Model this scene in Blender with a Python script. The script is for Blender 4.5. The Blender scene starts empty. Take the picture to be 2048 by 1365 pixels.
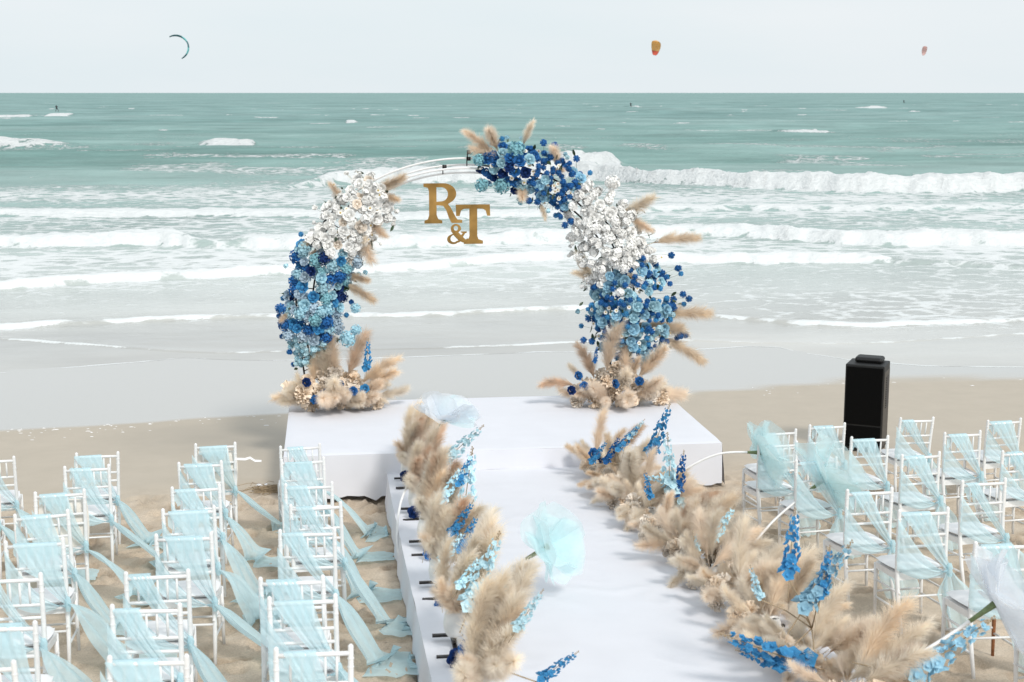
import bpy, math, random
import numpy as np
from mathutils import Vector, Matrix, Euler, Quaternion
R = math.radians
rnd = random.Random(7)
nrs = np.random.RandomState(11)
scene = bpy.context.scene
C = scene.collection

# ------------------------------------------------------------------ camera
FPX, CXP, CYP, HORIZON, VPX, HCAM = 2844.0, 1024.0, 682.5, 186.0, 657.0, 4.2
PITCH = math.atan((CYP - HORIZON) / FPX)
YAW = math.atan((CXP - VPX) / FPX)
cam = bpy.data.cameras.new('camera')
cam.sensor_width = 36.0
cam.lens = 36.0 * FPX / 2048.0
cam.clip_start = 0.1
cam.clip_end = 80000
cam.dof.use_dof = True
cam.dof.focus_distance = 16.5
cam.dof.aperture_fstop = 4.5
camo = bpy.data.objects.new('camera', cam)
camo.location = (0, 0, HCAM)
camo.rotation_euler = (math.pi / 2 - PITCH, 0, -YAW)
C.objects.link(camo)
scene.camera = camo

# ------------------------------------------------------------------ sky, sun, exposure
SUN_EL, SUN_AZ = 42.0, 158.0          # azimuth clockwise from +Y (the sea side)
world = bpy.data.worlds.new('World')
scene.world = world
world.use_nodes = True
wn, wl = world.node_tree.nodes, world.node_tree.links
wn.clear()
wo = wn.new('ShaderNodeOutputWorld')
sky = wn.new('ShaderNodeTexSky')
sky.sky_type = 'NISHITA'
sky.sun_disc = False
sky.sun_elevation = R(SUN_EL)
sky.sun_rotation = R(SUN_AZ)
sky.air_density = 1.0
sky.dust_density = 2.0
sky.ozone_density = 1.5
b1 = wn.new('ShaderNodeBackground'); b1.inputs['Strength'].default_value = 0.05
wl.new(sky.outputs[0], b1.inputs[0])
# a thin even veil of high cloud over the clear sky
tc = wn.new('ShaderNodeTexCoord')
mp = wn.new('ShaderNodeMapping'); mp.inputs['Scale'].default_value = (1.0, 1.0, 5.0)
nz = wn.new('ShaderNodeTexNoise'); nz.inputs['Scale'].default_value = 2.2; nz.inputs['Detail'].default_value = 5
wl.new(tc.outputs['Generated'], mp.inputs[0]); wl.new(mp.outputs[0], nz.inputs['Vector'])
cr = wn.new('ShaderNodeValToRGB')
cr.color_ramp.elements[0].position = 0.3; cr.color_ramp.elements[0].color = (0.71, 0.79, 0.825, 1)
cr.color_ramp.elements[1].position = 0.7; cr.color_ramp.elements[1].color = (0.795, 0.83, 0.855, 1)
wl.new(nz.outputs['Fac'], cr.inputs[0])
b2 = wn.new('ShaderNodeBackground'); b2.inputs['Strength'].default_value = 1.0
wl.new(cr.outputs[0], b2.inputs[0])
mx = wn.new('ShaderNodeMixShader'); mx.inputs[0].default_value = 0.9
wl.new(b1.outputs[0], mx.inputs[1]); wl.new(b2.outputs[0], mx.inputs[2])
wl.new(mx.outputs[0], wo.inputs[0])

sun = bpy.data.lights.new('sun', 'SUN')
sun.energy = 2.0
sun.angle = R(10)
sun.color = (1.0, 0.96, 0.9)
suno = bpy.data.objects.new('sun', sun)
C.objects.link(suno)
sd = Vector((math.cos(R(SUN_EL)) * math.sin(R(SUN_AZ)), math.cos(R(SUN_EL)) * math.cos(R(SUN_AZ)), math.sin(R(SUN_EL))))
suno.rotation_euler = (-sd).to_track_quat('-Z', 'Y').to_euler()
suno.location = (0, 0, 30)
vs = scene.view_settings
vs.view_transform = 'Standard'; vs.look = 'None'; vs.gamma = 1.0; vs.exposure = 0.22
vs.use_curve_mapping = False
scene.cycles.max_bounces = 8
scene.cycles.transparent_max_bounces = 24

# ------------------------------------------------------------------ camera geometry helpers (sight lines to places)
cth, sth = math.cos(PITCH), math.sin(PITCH)
FW = np.array([math.sin(YAW) * cth, math.cos(YAW) * cth, -sth])
RT = np.array([math.cos(YAW), -math.sin(YAW), 0.0])
UP = np.cross(RT, FW)
def ray(px, py):
    return FW * FPX + RT * (px - CXP) - UP * (py - CYP)
def at_z(px, py, z):
    d = ray(px, py); return np.array([0, 0, HCAM]) + d * ((z - HCAM) / d[2])
def at_y(px, py, y):
    d = ray(px, py); return np.array([0, 0, HCAM]) + d * (y / d[1])
def proj(p):
    v = np.asarray(p, float) - np.array([0, 0, HCAM]); z = v @ FW
    return CXP + FPX * (v @ RT) / z, CYP - FPX * (v @ UP) / z
def g0(y):
    y = np.asarray(y, float)
    z = np.where(y < 13.3, 0.085 * (13.3 - y), -0.03 * (y - 13.3))
    z = np.where(y > 24, -0.321 - 0.02 * (y - 24), z)
    z = np.where(y < 2.0, 0.085 * 11.3 + 0.03 * (2.0 - y), z)
    z = np.clip(z, -4.0, 2.2)
    return z
def at_g(px, py, dz=0.0):
    z = 0.0
    for _ in range(50):
        p = at_z(px, py, z); z = 0.5 * z + 0.5 * (float(g0(p[1])) + dz)
    return p

# ------------------------------------------------------------------ noise
_L = nrs.rand(256, 256)
def vnoise(x, y, s=0):
    x = np.asarray(x, float) + 17.3 * s; y = np.asarray(y, float) + 9.1 * s
    xi = np.floor(x).astype(np.int64); yi = np.floor(y).astype(np.int64)
    fx = x - xi; fy = y - yi
    fx = fx * fx * (3 - 2 * fx); fy = fy * fy * (3 - 2 * fy)
    a = _L[xi & 255, yi & 255]; b = _L[(xi + 1) & 255, yi & 255]
    c = _L[xi & 255, (yi + 1) & 255]; d = _L[(xi + 1) & 255, (yi + 1) & 255]
    return (a * (1 - fx) + b * fx) * (1 - fy) + (c * (1 - fx) + d * fx) * fy
def fbm(x, y, oct=4, s=0):
    t = 0; a = 0.5; n = 0
    for i in range(oct):
        t = t + a * vnoise(x * 2 ** i, y * 2 ** i, s + i); n += a; a *= 0.5
    return t / n
def sstep(a, b, x):
    t = np.clip((np.asarray(x, float) - a) / (b - a), 0, 1); return t * t * (3 - 2 * t)

# ------------------------------------------------------------------ mesh helpers
class MB:
    def __init__(s): s.v = []; s.f = []; s.n = 0
    def add(s, v, f):
        v = np.asarray(v, float); s.v.append(v)
        for q in f: s.f.append(tuple(int(i) + s.n for i in q))
        s.n += len(v)
    def box(s, cx, cy, cz, sx, sy, sz, rot=None):
        v = np.array([[x, y, z] for x in (-.5, .5) for y in (-.5, .5) for z in (-.5, .5)]) * [sx, sy, sz]
        if rot is not None: v = v @ np.array(rot.to_matrix()).T
        s.add(v + [cx, cy, cz], [(0, 1, 3, 2), (4, 6, 7, 5), (0, 4, 5, 1), (2, 3, 7, 6), (0, 2, 6, 4), (1, 5, 7, 3)])
    def tube(s, pts, rad, n=8, cap=True):
        pts = [Vector(p) for p in pts]; m = len(pts)
        if not hasattr(rad, '__len__'): rad = [rad] * m
        V = []; F = []
        t0 = (pts[1] - pts[0]).normalized()
        ref = Vector((0, 0, 1)) if abs(t0.z) < 0.9 else Vector((1, 0, 0))
        u = t0.cross(ref).normalized()
        for i in range(m):
            t = (pts[min(i + 1, m - 1)] - pts[max(i - 1, 0)]).normalized()
            u = (u - t * u.dot(t)).normalized(); w = t.cross(u)
            for k in range(n):
                a = 2 * math.pi * k / n
                V.append(pts[i] + (u * math.cos(a) + w * math.sin(a)) * rad[i])
        for i in range(m - 1):
            for k in range(n):
                F.append((i * n + k, i * n + (k + 1) % n, (i + 1) * n + (k + 1) % n, (i + 1) * n + k))
        if cap:
            F.append(tuple(range(n - 1, -1, -1))); F.append(tuple((m - 1) * n + k for k in range(n)))
        s.add([tuple(p) for p in V], F)
    def grid(s, P):
        P = np.asarray(P, float); a, b = P.shape[:2]
        F = [(i * b + j, i * b + j + 1, (i + 1) * b + j + 1, (i + 1) * b + j) for i in range(a - 1) for j in range(b - 1)]
        s.add(P.reshape(-1, 3), F)
    def lathe(s, prof, n=16, c=(0, 0, 0)):
        V = []; F = []; m = len(prof)
        for (r, z) in prof:
            for k in range(n):
                a = 2 * math.pi * k / n; V.append((c[0] + r * math.cos(a), c[1] + r * math.sin(a), c[2] + z))
        for i in range(m - 1):
            for k in range(n):
                F.append((i * n + k, i * n + (k + 1) % n, (i + 1) * n + (k + 1) % n, (i + 1) * n + k))
        s.add(V, F)
    def mesh(s, name, mat=None, smooth=True):
        me = bpy.data.meshes.new(name)
        me.from_pydata(np.concatenate(s.v).tolist(), [], s.f)
        if mat: me.materials.append(mat)
        if smooth: me.polygons.foreach_set('use_smooth', [True] * len(me.polygons))
        me.update()
        return me
def fast_grid(name, P, mat, attrs=None):
    a, b = P.shape[:2]
    me = bpy.data.meshes.new(name)
    idx = np.arange(a * b).reshape(a, b)
    q = np.stack([idx[:-1, :-1], idx[:-1, 1:], idx[1:, 1:], idx[1:, :-1]], -1).reshape(-1, 4)
    me.vertices.add(a * b); me.vertices.foreach_set('co', P.reshape(-1).astype(np.float32))
    n = len(q)
    me.loops.add(n * 4); me.loops.foreach_set('vertex_index', q.reshape(-1).astype(np.int32))
    me.polygons.add(n)
    me.polygons.foreach_set('loop_start', (np.arange(n) * 4).astype(np.int32))
    me.polygons.foreach_set('loop_total', np.full(n, 4, np.int32))
    me.polygons.foreach_set('use_smooth', np.ones(n, bool))
    for k, v in (attrs or {}).items():
        at = me.attributes.new(k, 'FLOAT', 'POINT'); at.data.foreach_set('value', v.reshape(-1).astype(np.float32))
    me.materials.append(mat)
    me.update(calc_edges=True); me.validate()
    return me
def obj(name, me, parent=None, loc=(0, 0, 0), rot=None, scale=None):
    o = bpy.data.objects.new(name, me); C.objects.link(o)
    o.location = loc
    if rot is not None:
        if isinstance(rot, Quaternion): o.rotation_mode = 'QUATERNION'; o.rotation_quaternion = rot
        else: o.rotation_euler = rot
    if scale is not None: o.scale = scale if hasattr(scale, '__len__') else (scale,) * 3
    if parent: o.parent = parent
    return o
def empty(name, loc=(0, 0, 0), rz=0.0):
    o = bpy.data.objects.new(name, None); C.objects.link(o); o.location = loc; o.rotation_euler = (0, 0, rz)
    o.empty_display_size = 0.2
    return o
def tag(o, label, cat, group=None):
    o['label'] = label; o['category'] = cat
    if group: o['group'] = group
    return o
def align(d, roll=0.0):
    return Vector(d).to_track_quat('Z', 'Y') @ Quaternion((0, 0, 1), roll)

# ------------------------------------------------------------------ materials
def new_mat(name):
    m = bpy.data.materials.new(name); m.use_nodes = True
    return m, m.node_tree.nodes, m.node_tree.links, m.node_tree.nodes['Principled BSDF']
def simple(name, col, rough=0.6, var=0.12, scale=20.0, metal=0.0, bump=0.0, spec=0.5, transl=0.0, objvar=0.0):
    m, n, l, p = new_mat(name)
    t = n.new('ShaderNodeTexCoord'); z = n.new('ShaderNodeTexNoise')
    z.inputs['Scale'].default_value = scale; z.inputs['Detail'].default_value = 4
    l.new(t.outputs['Object'], z.inputs['Vector'])
    r = n.new('ShaderNodeValToRGB')
    e = r.color_ramp.elements
    e[0].position = 0.3; e[1].position = 0.7
    e[0].color = tuple(c * (1 - var) for c in col) + (1,)
    e[1].color = tuple(min(1, c * (1 + var)) for c in col) + (1,)
    l.new(z.outputs['Fac'], r.inputs[0])
    out = r.outputs[0]
    if objvar:
        oi = n.new('ShaderNodeObjectInfo'); h = n.new('ShaderNodeHueSaturation')
        ma = n.new('ShaderNodeMapRange'); ma.inputs[3].default_value = 1 - objvar; ma.inputs[4].default_value = 1 + objvar
        l.new(oi.outputs['Random'], ma.inputs[0]); l.new(ma.outputs[0], h.inputs['Value']); l.new(out, h.inputs['Color'])
        out = h.outputs[0]
    l.new(out, p.inputs['Base Color'])
    p.inputs['Roughness'].default_value = rough
    p.inputs['Metallic'].default_value = metal
    p.inputs['Specular IOR Level'].default_value = spec
    if bump:
        b = n.new('ShaderNodeBump'); b.inputs['Strength'].default_value = bump; b.inputs['Distance'].default_value = 0.01
        l.new(z.outputs['Fac'], b.inputs['Height']); l.new(b.outputs[0], p.inputs['Normal'])
    if transl:
        tr = n.new('ShaderNodeBsdfTranslucent'); l.new(out, tr.inputs['Color'])
        ms = n.new('ShaderNodeMixShader'); ms.inputs[0].default_value = transl
        l.new(p.outputs[0], ms.inputs[1]); l.new(tr.outputs[0], ms.inputs[2])
        l.new(ms.outputs[0], n['Material Output'].inputs[0])
    return m
def tulle(name, col, opaque):
    m, n, l, p = new_mat(name)
    t = n.new('ShaderNodeTexCoord'); z = n.new('ShaderNodeTexNoise'); z.inputs['Scale'].default_value = 9; z.inputs['Detail'].default_value = 5
    l.new(t.outputs['Object'], z.inputs['Vector'])
    lw = n.new('ShaderNodeLayerWeight'); lw.inputs['Blend'].default_value = 0.45
    ad = n.new('ShaderNodeMath'); ad.operation = 'MULTIPLY_ADD'; ad.inputs[1].default_value = 0.35; ad.inputs[2].default_value = opaque
    l.new(lw.outputs['Facing'], ad.inputs[0])
    a2 = n.new('ShaderNodeMath'); a2.operation = 'MULTIPLY_ADD'; a2.inputs[1].default_value = 0.4; a2.use_clamp = True
    l.new(z.outputs['Fac'], a2.inputs[0])
    sb = n.new('ShaderNodeMath'); sb.operation = 'SUBTRACT'; sb.inputs[1].default_value = 0.2
    l.new(ad.outputs[0], sb.inputs[0]); l.new(sb.outputs[0], a2.inputs[2])
    df = n.new('ShaderNodeBsdfDiffuse'); tr = n.new('ShaderNodeBsdfTranslucent'); tp = n.new('ShaderNodeBsdfTransparent')
    df.inputs[0].default_value = col + (1,); tr.inputs[0].default_value = col + (1,)
    m1 = n.new('ShaderNodeMixShader'); m1.inputs[0].default_value = 0.45
    l.new(df.outputs[0], m1.inputs[1]); l.new(tr.outputs[0], m1.inputs[2])
    m2 = n.new('ShaderNodeMixShader'); l.new(a2.outputs[0], m2.inputs[0])
    l.new(tp.outputs[0], m2.inputs[1]); l.new(m1.outputs[0], m2.inputs[2])
    l.new(m2.outputs[0], n['Material Output'].inputs[0])
    n.remove(p)
    return m
M = {}
M['chair'] = simple('white_painted_chair', (0.80, 0.80, 0.80), 0.35, 0.05, 30, objvar=0.03)
M['chair_worn'] = simple('bare_brown_chair', (0.30, 0.12, 0.05), 0.5, 0.3, 40)
M['cushion'] = simple('white_cushion_cloth', (0.80, 0.80, 0.81), 0.85, 0.03, 15, bump=0.15)
M['cushion_cream'] = simple('cream_cushion_underside', (0.72, 0.68, 0.62), 0.85, 0.04, 15)
M['tulle'] = tulle('pale_blue_tulle', (0.70, 0.90, 0.955), 0.61)
M['tulle_head'] = tulle('aqua_organza', (0.76, 0.93, 0.95), 0.42)
M['tulle_white'] = tulle('white_organza', (0.86, 0.90, 0.95), 0.42)
M['cloth'] = simple('white_stage_cloth', (0.70, 0.71, 0.76), 0.85, 0.02, 3, bump=0.08)
M['black'] = simple('black_metal', (0.015, 0.012, 0.012), 0.4, 0.3, 30)
M['black_wood'] = simple('black_speaker_finish', (0.0035, 0.0035, 0.004), 0.55, 0.3, 60)
M['grille'] = simple('black_speaker_grille', (0.0025, 0.0025, 0.0025), 0.9, 0.3, 90, spec=0.1)
M['speaker_side'] = simple('grey_brown_speaker_side', (0.05, 0.042, 0.035), 0.5, 0.4, 25)  # greyish brown side panel, lighter than the black front
M['white_metal'] = simple('white_metal_tube', (0.78, 0.78, 0.78), 0.35, 0.05, 20)
M['pot'] = simple('white_ceramic_pot', (0.78, 0.77, 0.75), 0.4, 0.05, 20)
M['gold'] = simple('gold_sheet_painted_gleam', (0.42, 0.25, 0.08), 0.33, 0.38, 4, metal=0.8)  # broad tone noise paints uneven reflections into the gold colour
M['p_pale'] = simple('pale_pampas', (0.91, 0.825, 0.72), 0.95, 0.12, 6, transl=0.42, spec=0.1, objvar=0.1)
M['p_tan'] = simple('tan_pampas', (0.89, 0.765, 0.63), 0.95, 0.15, 6, transl=0.42, spec=0.1, objvar=0.12)
M['p_peach'] = simple('peach_pampas', (0.93, 0.81, 0.69), 0.95, 0.1, 6, transl=0.42, spec=0.1, objvar=0.08)
M['p_brown'] = simple('brown_pampas', (0.78, 0.63, 0.50), 0.95, 0.2, 6, transl=0.42, spec=0.1, objvar=0.12)
M['stem_green'] = simple('green_stem', (0.17, 0.22, 0.10), 0.6, 0.2, 30)
M['stem_tan'] = simple('dry_stem', (0.36, 0.27, 0.17), 0.8, 0.2, 30)
M['leaf'] = simple('dark_leaf', (0.035, 0.065, 0.03), 0.5, 0.3, 20, transl=0.15, objvar=0.3)
M['yellow'] = simple('daisy_centre', (0.65, 0.45, 0.08), 0.8)
FC = dict(white=(0.90, 0.895, 0.875), cream=(0.85, 0.77, 0.68), royal=(0.03, 0.15, 0.40), navy=(0.012, 0.04, 0.16), teal=(0.26, 0.52, 0.59),
          aqua=(0.40, 0.63, 0.72), sky=(0.34, 0.58, 0.72), dusty=(0.44, 0.56, 0.66), azure=(0.07, 0.31, 0.58), ice=(0.60, 0.82, 0.90), peach=(0.88, 0.75, 0.61))
for k, c in FC.items():
    M['f_' + k] = simple(k + '_petal', c, 0.75, 0.13, 14, transl=0.10 if k in ('white', 'cream', 'peach') else 0.2, spec=0.2, objvar=0.06 if k == 'white' else 0.15)

# ------------------------------------------------------------------ shore lines (world x -> y)
def line(pts, z):
    W = [at_z(px, py, z) for px, py in pts]
    xs = np.array([w[0] for w in W]); ys = np.array([w[1] for w in W]); o = np.argsort(xs); xs, ys = xs[o], ys[o]
    sl = (ys[-1] - ys[0]) / (xs[-1] - xs[0])
    def f(x):
        x = np.asarray(x, float); y = np.interp(x, xs, ys)
        y = np.where(x < xs[0], ys[0] + np.clip((x - xs[0]) * sl, -60, 60), y)
        return np.where(x > xs[-1], ys[-1] + np.clip((x - xs[-1]) * sl, -60, 60), y)
    return f
wet_edge = line([(0, 864), (120, 858), (250, 851), (400, 838), (570, 830), (900, 806), (1330, 790), (1440, 778), (1700, 757), (2048, 750)], -0.2)
swash_edge = line([(0, 745), (180, 730), (280, 722), (370, 712), (450, 716), (585, 719), (800, 712), (1080, 702), (1300, 701), (1500, 690), (1560, 693), (1600, 703), (1700, 722), (1850, 737), (2048, 741)], -0.3)

# ------------------------------------------------------------------ beach
def spaced(lo, hi, step, far, back):
    a = list(np.arange(lo, hi + 1e-6, step))
    s = step
    while a[-1] < far: s *= 1.35; a.append(a[-1] + s)
    s = step
    while a[0] > back: s *= 1.35; a.insert(0, a[0] - s)
    return np.array(a)
gx = spaced(-5.6, 8.6, 0.034, 4000, -4000)
gy = spaced(5.2, 19.6, 0.034, 120, -2500)
GX, GY = np.meshgrid(gx, gy)
GZ = g0(GY)
rough_y = 15.2 + 0.9 * (fbm(GX * 0.5, GY * 0.3, 3, 2) - 0.5) + 0.05 * GX
dry = 1 - sstep(-0.5, 0.5, GY - rough_y)
GZ = GZ + 0.05 * (fbm(GX * 0.35, GY * 0.5, 3, 5) - 0.5) * dry
loc = (GX > -6.5) & (GX < 9.5) & (GY > 4.5) & (GY < 20)
GZ = GZ + loc * dry * (0.030 * (fbm(GX * 2.6, GY * 3.6, 4, 3) - 0.5) + 0.024 * np.abs(fbm(GX * 5, GY * 8, 3, 8) - 0.5))
footprint_tint = np.zeros_like(GX)
for i in range(2000):                                   # footprints in the dry sand, some tinted browner around the edge
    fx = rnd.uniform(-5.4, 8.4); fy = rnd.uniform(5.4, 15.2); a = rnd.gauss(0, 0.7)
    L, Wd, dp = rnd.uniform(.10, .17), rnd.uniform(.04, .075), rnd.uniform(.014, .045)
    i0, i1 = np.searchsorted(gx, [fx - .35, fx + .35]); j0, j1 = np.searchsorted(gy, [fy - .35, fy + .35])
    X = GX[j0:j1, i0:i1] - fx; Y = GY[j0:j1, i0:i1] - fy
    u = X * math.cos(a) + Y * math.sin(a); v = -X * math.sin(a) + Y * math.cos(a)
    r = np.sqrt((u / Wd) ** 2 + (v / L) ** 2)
    if rnd.random() < .45: footprint_tint[j0:j1, i0:i1] = np.maximum(footprint_tint[j0:j1, i0:i1], rnd.uniform(.3, 1) * np.exp(-((r - .9) / .45) ** 2))
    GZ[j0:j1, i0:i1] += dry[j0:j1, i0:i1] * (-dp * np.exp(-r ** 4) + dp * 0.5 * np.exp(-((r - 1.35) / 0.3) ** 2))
d_wet = GY - wet_edge(GX) + 0.25 * (fbm(GX * 0.6, GY * 0.6, 3, 4) - 0.5)
wet = sstep(-0.12, 0.1, d_wet)
damp = sstep(-1.0, 1.0, GY - rough_y + 0.8 * (fbm(GX * 0.7, GY * 1.2, 4, 6) - 0.5))
# a grey stain where the last tide ran out
stain = np.exp(-((GY - (wet_edge(GX) - 1.5 - 0.25 * (GX + 1))) / 0.9) ** 2) * sstep(-3.5, -1.0, GX) * (1 - sstep(0.2, 2.5, GX)) * (0.5 + 0.5 * fbm(GX, GY * 2, 3, 7))

m, n, l, p = new_mat('beach_sand')
def attr(n, name):
    a = n.new('ShaderNodeAttribute'); a.attribute_name = name; return a.outputs['Fac']
def mixc(n, l, fac, a, b):
    x = n.new('ShaderNodeMix'); x.data_type = 'RGBA'
    for sock, v in ((x.inputs[0], fac), (x.inputs[6], a), (x.inputs[7], b)):
        if isinstance(v, tuple): sock.default_value = v + (1,) if len(v) == 3 else v
        elif isinstance(v, float): sock.default_value = v
        else: l.new(v, sock)
    return x.outputs[2]
def mixf(n, l, fac, a, b):
    x = n.new('ShaderNodeMix'); x.data_type = 'FLOAT'
    for sock, v in ((x.inputs[0], fac), (x.inputs[2], a), (x.inputs[3], b)):
        if isinstance(v, float): sock.default_value = v
        else: l.new(v, sock)
    return x.outputs[0]
t = n.new('ShaderNodeTexCoord')
z1 = n.new('ShaderNodeTexNoise'); z1.inputs['Scale'].default_value = 3.0; z1.inputs['Detail'].default_value = 8; z1.inputs['Roughness'].default_value = 0.65
z2 = n.new('ShaderNodeTexNoise'); z2.inputs['Scale'].default_value = 90.0; z2.inputs['Detail'].default_value = 3
for z in (z1, z2): l.new(t.outputs['Object'], z.inputs['Vector'])
rp = n.new('ShaderNodeValToRGB'); rp.color_ramp.elements[0].position = .3; rp.color_ramp.elements[1].position = .72
rp.color_ramp.elements[0].color = (0.45, 0.365, 0.275, 1); rp.color_ramp.elements[1].color = (0.64, 0.54, 0.43, 1)
l.new(z1.outputs['Fac'], rp.inputs[0])
rp2 = n.new('ShaderNodeValToRGB'); rp2.color_ramp.elements[0].position = .35; rp2.color_ramp.elements[1].position = .6
rp2.color_ramp.elements[0].color = (.82, .82, .82, 1); rp2.color_ramp.elements[1].color = (1.06, 1.06, 1.06, 1)
l.new(z2.outputs['Fac'], rp2.inputs[0])
mu = n.new('ShaderNodeMix'); mu.data_type = 'RGBA'; mu.blend_type = 'MULTIPLY'; mu.inputs[0].default_value = 1
l.new(rp.outputs[0], mu.inputs[6]); l.new(rp2.outputs[0], mu.inputs[7])
zs = n.new('ShaderNodeTexNoise'); zs.inputs['Scale'].default_value = 14; zs.inputs['Detail'].default_value = 6; l.new(t.outputs['Object'], zs.inputs['Vector'])
ms = n.new('ShaderNodeMath'); ms.operation = 'MULTIPLY'; l.new(zs.outputs['Fac'], ms.inputs[0]); l.new(attr(n, 'footprint_tint'), ms.inputs[1])
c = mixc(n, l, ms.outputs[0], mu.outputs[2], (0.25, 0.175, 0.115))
c = mixc(n, l, attr(n, 'damp'), c, mixc(n, l, z1.outputs['Fac'], (0.40, 0.345, 0.27), (0.50, 0.43, 0.345)))
c = mixc(n, l, attr(n, 'stain'), c, (0.31, 0.275, 0.225))
c = mixc(n, l, attr(n, 'wet'), c, (0.46, 0.45, 0.425))
l.new(c, p.inputs['Base Color'])
ro = mixf(n, l, attr(n, 'damp'), 0.95, 0.5)
ro = mixf(n, l, attr(n, 'wet'), ro, 0.07)
l.new(ro, p.inputs['Roughness'])
bp = n.new('ShaderNodeBump'); bp.inputs['Distance'].default_value = 0.012
l.new(z2.outputs['Fac'], bp.inputs['Height'])
l.new(mixf(n, l, attr(n, 'damp'), 0.5, 0.02), bp.inputs['Strength'])
l.new(bp.outputs[0], p.inputs['Normal'])
P = np.stack([GX, GY, GZ], -1)
beach = obj('beach', fast_grid('beach', P, m, dict(footprint_tint=footprint_tint * dry, wet=wet, damp=damp, stain=np.clip(stain, 0, 1))))
beach['kind'] = 'structure'
def ground_z(x, y):
    i = int(np.clip(np.searchsorted(gx, x), 1, len(gx) - 1)); j = int(np.clip(np.searchsorted(gy, y), 1, len(gy) - 1))
    return float(GZ[j - 1:j + 1, i - 1:i + 1].mean())

# ------------------------------------------------------------------ sea
SEA = -0.30
cols = 620
tt = np.tan(np.linspace(R(-36), R(46), cols))
yb = [0.0]
while yb[-1] < 900: yb.append(yb[-1] + 0.035 + 0.0052 * max(0.0, yb[-1]) ** 1.12)
fine = len(yb)
while yb[-1] < 40000: yb.append(yb[-1] * 1.12 + 20)
D = np.array(yb)
Y0 = 22.5
SX = tt[None, :] * (Y0 + D[:, None])
SX = np.where(np.abs(SX) > 60000, np.sign(SX) * 60000, SX)
edge = swash_edge(SX[0][None, :].repeat(len(D), 0) * 0 + SX)
edge = edge + 0.22 * (fbm(SX * 0.7, SX * 0 + 3, 4, 1) - 0.5)
fade = np.exp(-D / 60.0)[:, None]
SY = np.where(D[:, None] < 300, (Y0 * (1 - fade) + edge * fade) + D[:, None], Y0 + D[:, None])
dist = D[:, None] + 0 * SX
FO = np.zeros_like(SX)
_b = sstep(0, 9, dist)
SZ = (g0(SY) + 0.0015 + 0.010 * sstep(0, 1.6, dist)) * (1 - _b) + SEA * _b
sw = sstep(25, 90, dist)
for (lam, amp, ang, sd_) in ((17, .26, 6, 1), (9.5, .14, -9, 2), (31, .24, 2, 3), (5.2, .07, 14, 4)):
    k = 2 * math.pi / lam; a = R(ang)
    ph = k * (SY * math.cos(a) + SX * math.sin(a)) + 5 * fbm(SX / (lam * 2.2), SY / (lam * 2), 2, sd_)
    s_ = 0.5 + 0.5 * np.sin(ph)
    SZ += sw * amp * (s_ ** 1.8 - 0.4) * (0.5 + fbm(SX / 25, SY / 20, 2, sd_ + 9)) * (1 - 0.55 * sstep(300, 900, dist))
SZ += 0.05 * sstep(3, 30, dist) * (fbm(SX * 0.9, SY * 1.3, 4, 20) - 0.5) + 0.012 * sstep(0.5, 4, dist) * (fbm(SX * 1.2, SY * 3, 3, 21) - 0.5)
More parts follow.
